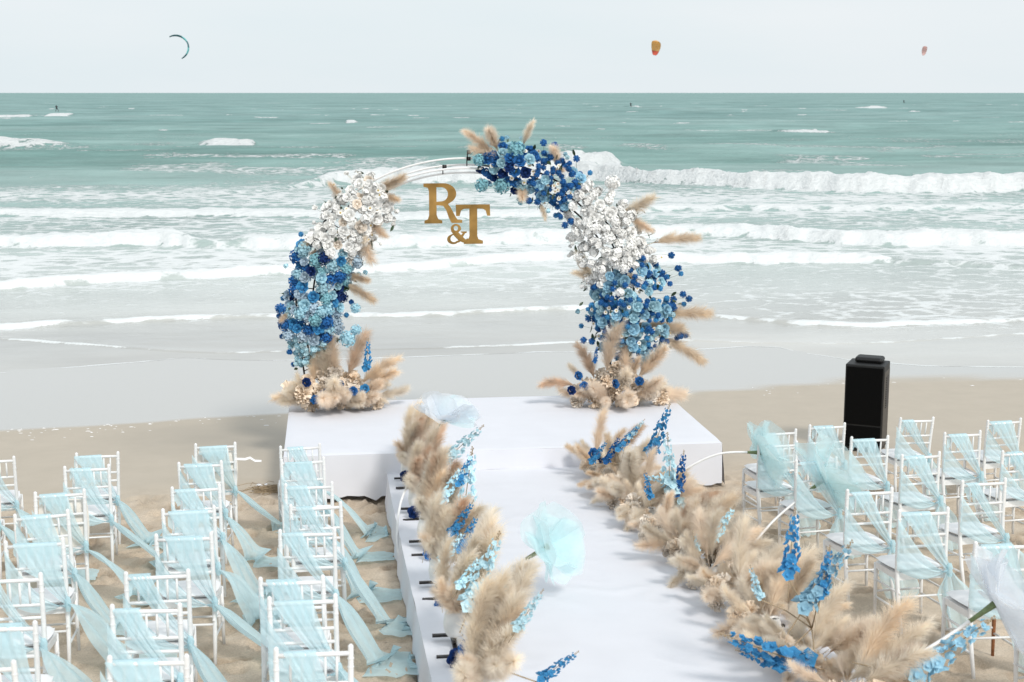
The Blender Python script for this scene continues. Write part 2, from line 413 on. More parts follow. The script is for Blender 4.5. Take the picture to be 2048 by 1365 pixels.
# breakers: foot line of the white face (sight lines to the water), height, roll depth, foam ahead, foam behind, strength along the line
BR = [
 ([(0, 675), (250, 690), (370, 706), (600, 700), (900, 694), (1300, 676), (1700, 690), (2048, 668)], .02, .22, .3, .3, [(0, .5), (2048, .5)], 0),
 ([(0, 655), (300, 638), (600, 629), (800, 632), (1100, 615), (1380, 622), (1640, 655), (2048, 642)], .08, .42, .9, 1.2, [(0, .72), (700, .72), (1300, .5), (1640, .62), (2048, .66)], 0),
 ([(0, 582), (300, 561), (560, 551), (780, 546), (1130, 517), (1360, 529), (1780, 527), (2048, 540)], .22, 1.0, .8, 2.2, [(0, .8), (500, .82), (780, .85), (1130, .9), (1360, 1.0), (1770, 1.0), (1800, .25), (2048, .3)], 1),
 ([(0, 495), (340, 493), (420, 499), (580, 497), (730, 499), (1160, 487), (1480, 472), (1700, 492), (2048, 494)], .36, 1.9, 1.2, 4.0, [(0, .85), (340, .9), (400, .4), (440, .4), (500, .9), (1160, .9), (1400, .7), (1480, 1.05), (2048, 1.05)], 1),
 ([(0, 434), (560, 434), (800, 442), (1160, 432), (1400, 420), (1700, 424), (2048, 418)], .20, 2.2, 4.0, 5.0, [(0, .95), (560, .9), (1160, .85), (1500, .68), (2048, .66)], 1),
 ([(0, 396), (300, 392), (560, 390), (640, 366), (990, 362), (1150, 348), (1250, 364), (1500, 376), (1700, 388), (2048, 386)], .72, 3.6, 4.0, 4.5, [(0, .2), (400, .22), (560, .3), (620, .6), (660, .95), (1150, 1.05), (1250, 1.2), (2048, 1.2)], 1),
 ([(380, 291), (510, 291)], .55, 6.0, 6, 5.0, [(378, 0), (390, .3), (425, 1.0), (470, 1.15), (500, .8), (512, 0)], 1),
 ([(-40, 300), (165, 298)], .75, 7.0, 6, 10.0, [(-400, .9), (-40, .9), (60, .8), (120, .5), (172, 0)], 1),
 ([(1580, 270), (1695, 270)], .6, 8.0, 4, 10.0, [(1578, 0), (1592, .9), (1680, .9), (1696, 0)], 1),
 ([(1120, 336), (1260, 330)], .9, 6.0, 5, 5.0, [(1110, 0), (1140, 1.1), (1240, 1.0), (1262, 0)], 1),
 ([(330, 318), (760, 312)], .25, 6.0, 8, 8.0, [(330, 0), (380, .55), (700, .5), (760, 0)], 1),
 ([(740, 235), (775, 235)], .5, 9.0, 3, 3, [(738, 0), (744, 1), (770, 1), (778, 0)], 1),
 ([(690, 248), (718, 248)], .4, 9.0, 3, 3, [(690, 0), (694, .8), (714, .8), (718, 0)], 1),
 ([(80, 233), (140, 233)], .5, 12.0, 3, 3, [(80, 0), (95, .8), (130, 1), (140, 0)], 1),
 ([(0, 236), (60, 236)], .4, 9.0, 3, 3, [(-40, .8), (50, .8), (62, 0)], 1),
 ([(1268, 216), (1285, 216)], .5, 14.0, 3, 3, [(1266, 0), (1270, 1), (1282, 1), (1286, 0)], 1),
 ([(1730, 218), (1785, 216)], .5, 14.0, 3, 3, [(1728, 0), (1740, .7), (1775, .7), (1788, 0)], 1),
 ([(1304, 190), (1322, 190)], .8, 60.0, 3, 3, [(1302, 0), (1306, 1), (1320, 1), (1324, 0)], 1),
]
PXc = np.array([[0.0]])
vz = np.maximum(SX * FW[0] + SY * FW[1], 1.0)
for bi, (pts, h, w, ahead, behind, prof, big) in enumerate(BR):
    W = np.array([at_z(px, py, SEA) for px, py in pts])
    bx = np.array([at_z(px, np.interp(px, [q[0] for q in pts], [q[1] for q in pts]), SEA)[0] for px, _ in prof])
    bs = np.array([s for _, s in prof], float)
    sl = (W[-1, 1] - W[0, 1]) / (W[-1, 0] - W[0, 0])
    xs = np.linspace(W[0, 0], W[-1, 0], 60); ysm = np.interp(xs, W[:, 0], W[:, 1])
    ker = np.ones(7) / 7; ysm[3:-3] = np.convolve(ysm, ker, 'valid')
    yc = np.interp(SX, xs, ysm)
    yc = np.where(SX < W[0, 0], W[0, 1] + (SX - W[0, 0]) * sl, yc); yc = np.where(SX > W[-1, 0], W[-1, 1] + (SX - W[-1, 0]) * sl, yc)
    S = np.interp(SX, bx, bs)
    q = W[0, 1] / 30.0
    yc = yc + (0.35 if big else 0.25) * w * (fbm(SX / (0.9 * q), SX * 0 + bi, 3, bi) - 0.5) * 2
    S = S * ((0.40 + 1.2 * fbm(SX / (1.2 * q), SX * 0 + 7 + bi, 4, bi + 3)) if bi in (0, 1, 6, 7) else (0.7 + 0.6 * fbm(SX / (2.2 * q), SX * 0 + 7 + bi, 4, bi + 3)))
    dy = SY - yc
    up = sstep(0, 0.30 * w, dy + 0.18 * w * (fbm(SX / (.22 * q), SY / (.4 * q), 2, bi + 80) - .5)) * (1 - sstep(0.35 * w, 2.6 * w, dy))
    SZ += h * up * ((0.05 + 0.95 * np.clip(S * 1.3 - .3, 0, 1)) if bi == 5 else (0.3 + 0.7 * np.clip(S, 0, 1)) if len(pts) > 2 else np.clip(S, 0, 1)) * (0.72 + 0.56 * fbm(SX / (0.45 * q), SY / (0.5 * q), 3, bi + 5))
    lum = 0.30 * h * up * np.clip(S, 0, 1) * (fbm(SX / (.12 * q), SY / (.25 * q), 3, bi + 11) - .5)
    SZ += lum
    roll = sstep(-0.05 * w, 0.12 * w, dy) * (1 - sstep(0.55 * w, 1.1 * w, dy))
    lace = np.where(dy < 0, np.exp(np.minimum(dy, 0) / ahead), np.exp(-np.maximum(dy - 0.6 * w, 0) / behind)) * 0.47
    FO = np.maximum(FO, np.clip(S, 0, 1.2) * np.maximum(roll * (0.74 + 0.5 * fbm(SX / (.5 * q), SY / (.5 * q), 3, bi + 60)), lace))
amb = 0.35 * sstep(1.0, 6, dist) * (1 - sstep(40, 60, dist)) + 0.13 * (1 - sstep(45, 120, dist)) * sstep(6, 20, dist)
patch = fbm(SX / 7, SY / 5, 3, 31)
FO = np.maximum(FO, amb * (0.45 + 1.1 * patch))
FO = np.maximum(FO, 0.46 * (1 - sstep(70, 200, dist)) * sstep(50, 60, dist) * sstep(.45, .65, patch))
FO = np.maximum(FO, 0.95 * np.exp(-(dist / 0.10) ** 2) * (0.3 + 0.9 * fbm(SX * 1.3, SY * 0, 3, 40)))
caps = fbm(SX / 9, SY / 5, 4, 44)
FO = np.maximum(FO, sstep(110, 160, dist) * (1 - sstep(500, 900, dist)) * sstep(.745, .80, caps) * 0.7)
SZ = np.where(D[:, None] > 900, SEA, SZ)

m, n, l, p = new_mat('sea_water')
t = n.new('ShaderNodeTexCoord')
mpn = n.new('ShaderNodeMapping'); mpn.inputs['Scale'].default_value = (0.75, 1.0, 1.0); l.new(t.outputs['Object'], mpn.inputs[0])
w1 = n.new('ShaderNodeTexNoise'); w1.inputs['Scale'].default_value = 0.9; w1.inputs['Detail'].default_value = 6; w1.inputs['Roughness'].default_value = .6
l.new(mpn.outputs[0], w1.inputs['Vector'])
vmx = n.new('ShaderNodeMix'); vmx.data_type = 'VECTOR'; vmx.inputs[0].default_value = 0.55
l.new(mpn.outputs[0], vmx.inputs[4]); l.new(w1.outputs['Color'], vmx.inputs[5])
vo = n.new('ShaderNodeTexVoronoi'); vo.feature = 'DISTANCE_TO_EDGE'; vo.inputs['Scale'].default_value = 2.6
l.new(vmx.outputs[1], vo.inputs['Vector'])
w2 = n.new('ShaderNodeTexNoise'); w2.inputs['Scale'].default_value = 4.5; w2.inputs['Detail'].default_value = 6; w2.inputs['Roughness'].default_value = .65
l.new(mpn.outputs[0], w2.inputs['Vector'])
# lace value 0..1 : low near the foam threads
def math_(op, a, b, clamp=False):
    x = n.new('ShaderNodeMath'); x.operation = op; x.use_clamp = clamp
    for s_, v in zip(x.inputs, (a, b)):
        if isinstance(v, (int, float)): s_.default_value = v
        else: l.new(v, s_)
    return x.outputs[0]
lace = math_('ADD', math_('MULTIPLY', vo.outputs['Distance'], 1.1), math_('MULTIPLY', w2.outputs['Fac'], 1.0))
fo = attr(n, 'foam')
dif = math_('SUBTRACT', math_('MULTIPLY', fo, 1.22), math_('SUBTRACT', lace, 0.12))
mr = n.new('ShaderNodeMapRange'); mr.interpolation_type = 'SMOOTHSTEP'
mr.inputs[1].default_value = -0.10; mr.inputs[2].default_value = 0.22
l.new(dif, mr.inputs[0])
foam = mr.outputs[0]
sh = n.new('ShaderNodeValToRGB')
e = sh.color_ramp.elements
e[0].position = 0.0; e[0].color = (0.47, 0.455, 0.42, 1)
e[1].position = 1.0; e[1].color = (0.17, 0.305, 0.292, 1)  # far water lightened in its colour to stand for haze towards the horizon
for pos, col in ((.10, (.46, .46, .435)), (.30, (.40, .44, .42)), (.52, (.255, .385, .36)), (.72, (.165, .305, .28))):
    q = e.new(pos); q.color = col + (1,)
l.new(attr(n, 'depth'), sh.inputs[0])
mpl = n.new('ShaderNodeMapping'); mpl.inputs['Scale'].default_value = (0.018, 0.05, 1.0); l.new(t.outputs['Object'], mpl.inputs[0])
wl1 = n.new('ShaderNodeTexNoise'); wl1.inputs['Scale'].default_value = 1.0; wl1.inputs['Detail'].default_value = 7; wl1.inputs['Roughness'].default_value = .68; l.new(mpl.outputs[0], wl1.inputs['Vector'])
mpm = n.new('ShaderNodeMapping'); mpm.inputs['Scale'].default_value = (0.10, 0.22, 1.0); l.new(t.outputs['Object'], mpm.inputs[0])
wl2 = n.new('ShaderNodeTexNoise'); wl2.inputs['Scale'].default_value = 1.0; wl2.inputs['Detail'].default_value = 6; wl2.inputs['Roughness'].default_value = .62; l.new(mpm.outputs[0], wl2.inputs['Vector'])
hs = n.new('ShaderNodeHueSaturation'); l.new(sh.outputs[0], hs.inputs['Color'])
def stretch(s_, a, b):
    x = n.new('ShaderNodeMapRange'); x.inputs[1].default_value = a; x.inputs[2].default_value = b; l.new(s_, x.inputs[0]); return x.outputs[0]
vmix = math_('MULTIPLY', mixf(n, l, stretch(wl1.outputs['Fac'], .32, .68), 0.80, 1.28), mixf(n, l, stretch(wl2.outputs['Fac'], .3, .7), 0.82, 1.22))
l.new(vmix, hs.inputs['Value']); l.new(mixf(n, l, stretch(wl1.outputs['Fac'], .3, .7), 1.05, 0.70), hs.inputs['Saturation'])
l.new(mixc(n, l, foam, hs.outputs[0], mixc(n, l, w2.outputs['Fac'], (0.56, 0.60, 0.61), (0.86, 0.865, 0.865))), p.inputs['Base Color'])
l.new(mixf(n, l, foam, 0.12, 0.9), p.inputs['Roughness'])
p.inputs['IOR'].default_value = 1.33
p.inputs['Specular IOR Level'].default_value = 0.0
bp = n.new('ShaderNodeBump'); bp.inputs['Distance'].default_value = 0.25
w3 = n.new('ShaderNodeTexNoise'); w3.inputs['Scale'].default_value = 1.3; w3.inputs['Detail'].default_value = 7; w3.inputs['Roughness'].default_value = .6
l.new(mpn.outputs[0], w3.inputs['Vector'])
l.new(math_('ADD', math_('ADD', w3.outputs['Fac'], math_('MULTIPLY', wl2.outputs['Fac'], 3.2)), math_('MULTIPLY', math_('MULTIPLY', foam, w2.outputs['Fac']), 0.9)), bp.inputs['Height'])
l.new(attr(n, 'chop'), bp.inputs['Strength'])
l.new(bp.outputs[0], p.inputs['Normal'])
fr = n.new('ShaderNodeFresnel'); fr.inputs[0].default_value = 1.33; l.new(bp.outputs[0], fr.inputs['Normal'])
cap = mixf(n, l, attr(n, 'chop'), 0.50, 0.05)
cap2 = math_('ADD', cap, 0.06)
refl = math_('MULTIPLY', math_('MINIMUM', fr.outputs[0], cap2), math_('SUBTRACT', 1.0, foam))
gl = n.new('ShaderNodeBsdfGlossy'); gl.inputs['Roughness'].default_value = 0.12; gl.inputs['Color'].default_value = (1, 1, 1, 1); l.new(bp.outputs[0], gl.inputs['Normal'])
mxs = n.new('ShaderNodeMixShader'); l.new(refl, mxs.inputs[0]); l.new(p.outputs[0], mxs.inputs[1]); l.new(gl.outputs[0], mxs.inputs[2])
l.new(mxs.outputs[0], n['Material Output'].inputs[0])
dep = np.interp(dist, [0, 4, 10, 22, 45, 90, 250], [0, .1, .3, .45, .6, .78, 1.0])
chop = np.interp(dist, [0, 1.5, 6, 25, 80], [.02, .06, .2, .5, 1.0])
sea = obj('sea', fast_grid('sea', np.stack([SX, SY, SZ], -1), m, dict(foam=FO, depth=dep, chop=chop)))
sea['kind'] = 'structure'

# ------------------------------------------------------------------ stage and runway
SX0, SX1, SY0, SY1, SZT = -0.52, 4.17, 14.55, 17.18, 0.48
RX0, RX1, RY0 = 0.55, 3.10, 3.6
def rz(y): return float(g0(min(y, 14.6))) + 0.30
def cloth_panel(A, B, top_fn, bot_fn, nu, nv, out, amp, seed):
    """hanging skirt between plan points A and B; out = outward normal"""
    A = np.array(A, float); B = np.array(B, float); P = np.zeros((nv, nu, 3))
    L = np.linalg.norm(B - A)
    for i in range(nu):
        u = i / (nu - 1); q = A + (B - A) * u
        for j in range(nv):
            v = j / (nv - 1)
            w = amp * (v ** 1.2) * (fbm(np.array(u * L * 2.2 + seed), np.array(v * 0.6 + seed), 3, seed) - 0.3) * 2 + 0.02 * v + amp * .4 * math.sin(u * L * 9 + seed + v) * v
            z = top_fn(q[1]) * (1 - v) + (bot_fn(q[0], q[1])) * v
            P[j, i] = (q[0] + out[0] * w, q[1] + out[1] * w, z)
    return P
stage = tag(empty('stage', ((SX0 + SX1) / 2, SY0, 0)), 'low rectangular stage wrapped in white cloth under the flower arch', 'stage')
def child(parent, name, mb, mat, smooth=True):
    off = np.array(parent.location)
    for i in range(len(mb.v)): mb.v[i] = mb.v[i] - off
    return obj(name, mb.mesh(name, mat, smooth), parent)
# top sheet with shallow folds
nu, nv = 90, 60
P = np.zeros((nv, nu, 3))
for i in range(nu):
    for j in range(nv):
        x = SX0 + (SX1 - SX0) * i / (nu - 1); y = SY0 + (SY1 - SY0) * j / (nv - 1)
        e_ = min(i, nu - 1 - i, j, nv - 1 - j)
        P[j, i] = (x, y, SZT - 0.012 * (e_ == 0))
XX, YY = P[..., 0], P[..., 1]
P[..., 2] += 0.006 * (fbm(XX * 1.5 + YY, YY * 0.9, 3, 3) - .5) + 0.004 * np.sin(YY * 14 + 3 * fbm(XX * .7, YY, 2, 5)) * sstep(SY0 + .5, SY0, YY)
mb = MB(); mb.grid(P); child(stage, 'cloth_top', mb, M['cloth'])
gb = lambda x, y: ground_z(x, y) + 0.03
gb2 = lambda x, y: ground_z(x, y) + 0.06
for A, B, out, fn in (((SX0, SY0), (SX1, SY0), (0, -1), gb2), ((SX0, SY1), (SX0, SY0), (-1, 0), gb), ((SX1, SY0), (SX1, SY1), (1, 0), gb)):
    mb = MB(); mb.grid(cloth_panel(A, B, lambda y: SZT - 0.012, fn, 80, 9, out, 0.022 if out[1] else 0.05, 3 + abs(out[0]) * 2 + out[0]))
    child(stage, 'skirt', mb, M['cloth'])
mb = MB()
for i, (fx, fy) in enumerate([(x, y) for x in (SX0 + .12, 1.0, 2.6, SX1 - .12) for y in (SY0 + .12, SY1 - .12)]):
    mb = MB(); mb.tube([(fx, fy, ground_z(fx, fy) - .05), (fx, fy, SZT - .03)], 0.025, 8); child(stage, 'leg', mb, M['black'])

runway = tag(empty('runway', ((RX0 + RX1) / 2, 9.0, 0)), 'long raised aisle runway wrapped in white cloth leading to the stage', 'runway')
nu, nv = 60, 200
P = np.zeros((nv, nu, 3))
for j in range(nv):
    y = RY0 + (SY0 - 0.012 - RY0) * j / (nv - 1)
    for i in range(nu):
        x = RX0 + (RX1 - RX0) * i / (nu - 1)
        P[j, i] = (x, y, rz(y) - 0.008 * (i in (0, nu - 1)))
XX, YY = P[..., 0], P[..., 1]
P[..., 2] += 0.007 * (fbm(XX * .8 + YY * .5, YY * 1.6 - XX * 1.2, 4, 8) - .5)
_w = fbm(XX * .35 + YY * .6 + 2 * fbm(XX, YY, 2, 3), YY * .35, 3, 12)
P[..., 2] += .012 * np.exp(-((_w - .5) / .02) ** 2) * sstep(12.5, 10, YY) + .008 * np.exp(-((fbm(XX * .9 - YY * .25, YY * 1.1 + XX * .5, 3, 15) - .52) / .018) ** 2)
mb = MB(); mb.grid(P); child(runway, 'cloth_top', mb, M['cloth'])
for A, B, out in (((RX0, SY0 - .012), (RX0, RY0), (-1, 0)), ((RX1, RY0), (RX1, SY0 - .012), (1, 0)), ((RX0, RY0), (RX1, RY0), (0, -1))):
    mb = MB(); mb.grid(cloth_panel(A, B, lambda y: rz(y) - .008, lambda x, y: ground_z(x, y) + .02, 240 if out[0] else 60, 9, out, 0.016, 6 + out[0]))
    child(runway, 'skirt', mb, M['cloth'])
# ------------------------------------------------------------------ loudspeaker
pa = at_g(1741, 905)
sp = tag(empty('loudspeaker', (float(pa[0]), float(pa[1]) + .2, ground_z(pa[0], pa[1]) - .01), R(-31)), 'tall black floor loudspeaker standing on the sand behind the chairs', 'loudspeaker')
def rbox(name, parent, c, s, mat, b=0.012):
    mb = MB(); mb.box(*c, *s); o = obj(name, mb.mesh(name, mat, False), parent)
    md = o.modifiers.new('bevel', 'BEVEL'); md.width = b; md.segments = 2
    return o
SH = 1.08
rbox('cabinet', sp, (0, 0, SH / 2 + .02), (.46, .42, SH - .04), M['black_wood'])
rbox('grille', sp, (0, -.214, .70), (.425, .012, .70), M['grille'], .004)
rbox('grille', sp, (0, -.214, .20), (.425, .012, .26), M['grille'], .004)
rbox('side_panel', sp, (.231, 0, SH / 2), (.006, .38, SH - .16), M['speaker_side'], .002)
for i in range(14):
    rbox('vent_slat', sp, (.237, .02, .55 + i * .028), (.008, .16, .012), M['black'], .002)
rbox('top_cap', sp, (0.01, .06, SH + .032), (.33, .24, .065), M['black_wood'], .03)
for sx in (-1, 1):
    for sy in (-1, 1): rbox('foot', sp, (sx * .19, sy * .17, .012), (.05, .05, .05), M['black'], .005)
# ------------------------------------------------------------------ chairs
def chair_meshes():
    D_ = {}
    for sgn, key in ((-1, 'postL'), (1, 'postR')):
        mb = MB()
        x = sgn * .185
        mb.tube([(x * 1.02, -.285, 0), (x * 1.01, -.225, .22), (x, -.195, .42), (x, -.20, .60), (x * 1.0, -.232, .905), (x * 1.0, -.2335, .912), (x, -.235, .92)],
                [.012, .015, .0165, .0155, .0145, .013, .006], 10)
        for zz, yy in ((.80, -.221), (.845, -.2255)): mb.lathe([(.0145, -.006), (.0185, 0), (.0145, .006)], 10, (x, yy, zz))
        D_[key] = mb.mesh('back_post', M['chair'])
    for sgn, key in ((-1, 'legL'), (1, 'legR')):
        mb = MB(); mb.tube([(sgn * .185, .20, 0), (sgn * .182, .192, .25), (sgn * .18, .185, .43)], [.011, .014, .016], 10)
        mb.lathe([(.014, -.006), (.0185, 0), (.014, .006)], 10, (sgn * .1815, .191, .30))
        D_[key] = mb.mesh('leg', M['chair'])
    def rail(z, y, r, name):
        mb = MB(); mb.tube([(-.178, y, z), (-.06, y - .004, z + .001), (.06, y - .004, z + .001), (.178, y, z)], r, 8); return mb.mesh(name, M['chair'])
    D_['top_rail'] = rail(.872, -.229, .0125, 'top_rail')
    D_['mid_rail'] = rail(.715, -.213, .0105, 'back_rail')
    D_['low_rail'] = rail(.635, -.206, .0105, 'back_rail')
    mb = MB(); mb.tube([(0, -.216, .72), (0, -.222, .79), (0, -.232, .867)], [.0065, .0085, .0065], 7); D_['spindle'] = mb.mesh('spindle', M['chair'])
    mb = MB()
    mb.box(0, .188, .415, .345, .022, .05); mb.box(0, -.19, .415, .345, .022, .05)
    mb.box(-.178, 0, .415, .02, .353, .046); mb.box(.178, 0, .415, .02, .353, .046); mb.box(0, 0, .436, .34, .34, .006)
    D_['seat'] = mb.mesh('seat_frame', M['chair'], False)
    def xbar(z, y): mb = MB(); mb.tube([(-.18, y, z), (.18, y, z)], .0085, 7); return mb.mesh('stretcher', M['chair'])
    def ybar(z, x): mb = MB(); mb.tube([(x, -.235, z), (x, .192, z)], .0085, 7); return mb.mesh('stretcher', M['chair'])
    D_['st'] = [xbar(.21, .193), xbar(.27, -.218), ybar(.17, -.183), ybar(.17, .183), ybar(.30, -.181), ybar(.30, .181)]
    # cushion: puffed square pad with piping edge
    def pad(mat):
        P = []; n_ = 14
        for top in (1, 0):
            G = np.zeros((n_, n_, 3))
            for a in range(n_):
                for b in range(n_):
                    u = a / (n_ - 1) * 2 - 1; v = b / (n_ - 1) * 2 - 1
                    mm = max(abs(u), abs(v)); rr = math.hypot(u, v)
                    k = (mm / rr if rr else 1) ** 0.22
                    h = (1 - mm ** 5) ** 0.5
                    G[a, b] = (u * .195 * k, v * .195 * k, (.028 + .027 * h + .004 * (1 - rr * .7)) if top else .028 - .026 * h)
            P.append(G)
        mb = MB(); mb.grid(P[0][::-1]); mb.grid(P[1])
        e_ = 14
        return mb.mesh('cushion', mat)
    D_['pad'] = pad(M['cushion']); D_['pad2'] = pad(M['cushion_cream'])
    return D_
CH = chair_meshes()
# drape geometry in chair space
def sash_parts(seed, windy, tail_len, reach):
    r = random.Random(seed)
    K = np.array([.192, -.235, .46 + r.uniform(-.03, .03)])
    xa = -.182 + r.uniform(0, .05); xb = r.uniform(-.06, .14) if windy else r.uniform(-.06, .09)
    nW, nL = 15, 22
    def ruled(starts, K, bulge, sag, kw, ph):
        P = np.zeros((nL, nW, 3))
        for j in range(nW):
            v = j / (nW - 1); s = starts(v)
            kk = K + np.array([kw[0] * (v - .5), 0, kw[1] * (v - .5)])
            for i in range(nL):
                u = i / (nL - 1)
                q = s * (1 - u) + kk * u
                pl = .010 * math.sin(v * 17 + ph + u * 1.5) * (0.35 + u) * (1 - u * .55) + .007 * math.sin(v * 31 + ph * 2)
                q = q + np.array([0, -bulge * math.sin(math.pi * u ** .8) + pl, -sag * math.sin(math.pi * u)])
                P[i, j] = q
        return P
    mbd = MB()
    top = ruled(lambda v: np.array([xa + (xb - xa) * v, -.247, .888]), K, .03, .03, (.01, .05), r.uniform(0, 6))
    # over the rail and down the seaward side a little
    over = np.zeros((7, nW, 3))
    for j in range(nW):
        b = top[0, j]
        for i in range(7):
            a = i / 6
            over[6 - i, j] = (b[0] + .004 * math.sin(j * 2.1 + i), -.247 + .032 * min(1, a * 2), .888 + (.006 if a < .5 else .006 - (a - .5) * .22 * (1 + .3 * math.sin(j * .9 + seed))))
    mbd.grid(np.concatenate([over[:-1], top]))
    mbs = MB()
    zt, zb = r.uniform(.78, .86), r.uniform(.46, .56)
    mbs.grid(ruled(lambda v: np.array([-.205, -.245 + .02 * v, zt * (1 - v) + zb * v]), K + np.array([0, -.006, -.02]), .035, .07, (.005, .05), r.uniform(0, 6)))
    mbk = MB(); mbk.lathe([(.014, -.05), (.018, -.03), (.021, -.012), (.017, 0), (.022, .012), (.019, .03), (.012, .05)], 12, tuple(K + np.array([.0, -.012, -.01])))
    # tail
    nT = 34; P = np.zeros((nT, nW, 3))
    base = K + np.array([.0, -.02, -.03])
    ph = r.uniform(0, 6); wmax = r.uniform(.17, .27) if windy else r.uniform(.10, .14)
    path = []
    if windy:
        dx, dyy = reach
        for i in range(nT):
            u = i / (nT - 1); s = u * tail_len
            a = min(1, u / .68)
            x = dx * (a ** 1.1); z = base[2] * (1 - a ** 1.35) + .014
            y = dyy * a
            if u > .68: x = dx + (u - .68) * tail_len * .9; y = dyy * (1 + (u - .68) * .6)
            path.append(np.array([base[0] + x, base[1] + y, z + .02 * math.sin(u * 7 + ph) * (a < 1)]))
    else:
        for i in range(nT):
            u = i / (nT - 1)
            path.append(np.array([base[0] + .04 * u + .05 * u * u, base[1] - .03 * u, base[2] - u * (base[2] - .02)]))
    for i in range(nT):
        u = i / (nT - 1); w = .024 + (wmax - .024) * sstep(-.05, .38, u)
        d = path[min(i + 1, nT - 1)] - path[max(i - 1, 0)]; d = d / np.linalg.norm(d)
        flat = sstep(.45, .85, u) if windy else 0.0
        side = np.array([1.0, -.35, .5]) if not windy else np.array([-.35 * (1 - flat), 1.0 * flat - .75 * (1 - flat), .45 * (1 - flat)])
        side = side - d * side.dot(d); side /= np.linalg.norm(side); nn_ = np.cross(d, side)
        for j in range(nW):
            v = j / (nW - 1) * 2 - 1
            pl = (.016 * math.sin(v * 7 + ph + 2.5 * u) + .008 * math.sin(v * 15 + ph)) * (1 - .6 * flat) * min(1, u * 5 + .2)
            q = path[i] + side * w * v * (1 + .07 * math.sin(u * 6 + v * 2 + ph)) * (1 - .35 * sstep(.85, 1, u)) + nn_ * pl
            q[2] = max(q[2], .012 + .010 * math.sin(v * 9 + u * 30 + ph) + .010)
            P[i, j] = q
    mbt = MB(); mbt.grid(P)
    return mbd, mbs, mbk, mbt
ORD = ['front', 'second', 'third', 'fourth', 'fifth', 'sixth', 'seventh', 'eighth']
COLN = ['next to', 'second from', 'third from', 'fourth from']
def chair(xl, yl, xr, yr, side, col, row, upright=False, worn=False):
    mx_, my_ = (xl + xr) / 2, (yl + yr) / 2
    pl, pr = at_g(xl, yl, .92), at_g(xr, yr, .92)
    pm = at_g(mx_, my_, .92)
    zc = pm[2]
    pl, pr = at_z(xl, yl, zc), at_z(xr, yr, zc)
    a = math.atan2(pr[1] - pl[1], pr[0] - pl[0]); a = max(-R(5), min(R(10), a))
    cx = pm[0] - math.sin(a) * .235; cy = pm[1] + math.cos(a) * .235
    pts = [(cx + math.cos(a) * u - math.sin(a) * v, cy + math.sin(a) * u + math.cos(a) * v) for u in (-.19, .19) for v in (-.28, .2)]
    z = max(min(ground_z(*q) for q in pts), zc - .93) - .008
    tilt = math.atan(0.085) if cy < 13.3 else 0
    sname = "loudspeaker side" if side == 'R' else 'side away from the loudspeaker'
    ch = tag(empty('chair', (cx, cy, z), a), '', 'chair', 'white chairs facing the sea')
    where = '%s the runway, %s row from the sea, %s' % (COLN[col], ORD[row], sname)
    where = where.replace('front row from the sea', 'front row')
    extra = ' with its seat pad blown upright,' if upright else (' with one bare brown leg,' if worn else '')
    ch['label'] = ('white spindle-back chair' + extra + ' ' + where)
    if len(ch['label'].split()) > 16: ch['label'] = ch['label'].replace('spindle-back ', '').replace(' with its seat pad blown upright,', ' with upright pad,').replace('side away from the loudspeaker', 'away from loudspeaker').replace('the runway', 'runway').replace('row from the sea', 'row')
    ch.rotation_euler = (-tilt + rnd.gauss(0, .012), rnd.gauss(0, .014), a)
    for k, nm in (('postL', 'back_post'), ('postR', 'back_post'), ('legL', 'leg'), ('legR', 'leg'), ('top_rail', 'top_rail'), ('mid_rail', 'back_rail'), ('low_rail', 'back_rail'), ('seat', 'seat_frame')):
        o = obj(nm, CH[k], ch)
        if worn and k in ('legR',):
            o.data = CH[k].copy(); o.data.materials[0] = M['chair_worn']; o['label'] = 'bare brown chair leg with its paint worn off'
    for i in range(5): obj('spindle', CH['spindle'], ch, (-.115 + .0575 * i, 0, 0))
    for me in CH['st']: obj('stretcher', me, ch)
    if upright: obj('cushion', CH['pad2'], ch, (0.02, -.135, .63), (R(82), 0, rnd.uniform(-.1, .1)))
    else: obj('cushion', CH['pad'], ch, (rnd.uniform(-.008, .008), .004, .438), (0, 0, rnd.uniform(-.05, .05)))
    # the sash tied round the backrest
    seed = hash((side, col, row)) % 1000 if False else (ord(side) * 31 + col * 17 + row * 7)
    r = random.Random(seed)
    windy = side == 'L'
    sa = tag(empty('sash', (cx, cy, z), a), '', 'sash', 'pale blue sashes on the chairs')
    sa.rotation_euler = (-tilt, 0, a)
    sa['label'] = 'pale blue tulle sash, chair %s runway, %s row, %s' % (COLN[col], ORD[row], 'loudspeaker side' if side == 'R' else 'away from loudspeaker')
    big = {(0, 4): 1.15, (0, 5): 1.0, (0, 6): 1.2, (2, 0): 1.15, (2, 1): 1.15}.get((col, row), 1.0)
    parts = sash_parts(seed, windy, r.uniform(.95, 1.2) * big, (r.uniform(.22, .46) * big, r.uniform(-.30, .05)))
    for nm, mb in zip(('drape', 'swag', 'knot', 'tail'), parts):
        if nm == 'tail':
            mw = Matrix.Translation((cx, cy, z)) @ Euler((-tilt, 0, a)).to_matrix().to_4x4(); mi = mw.inverted()
            V = mb.v[0]
            for i in range(len(V)):
                q = mw @ Vector(V[i]); gz = ground_z(q.x, q.y)
                if RX0 - .06 < q.x < RX1 and side == 'L': q.x = RX0 - .06 - .2 * (q.x - RX0)
                lift = .014 + .008 * math.sin((i % 15) * .9 + (i // 15) * .5)
                if q.z < gz + lift: q.z = gz + lift; V[i] = mi @ q
        obj(nm, mb.mesh(nm, M['tulle']), sa)
    return ch
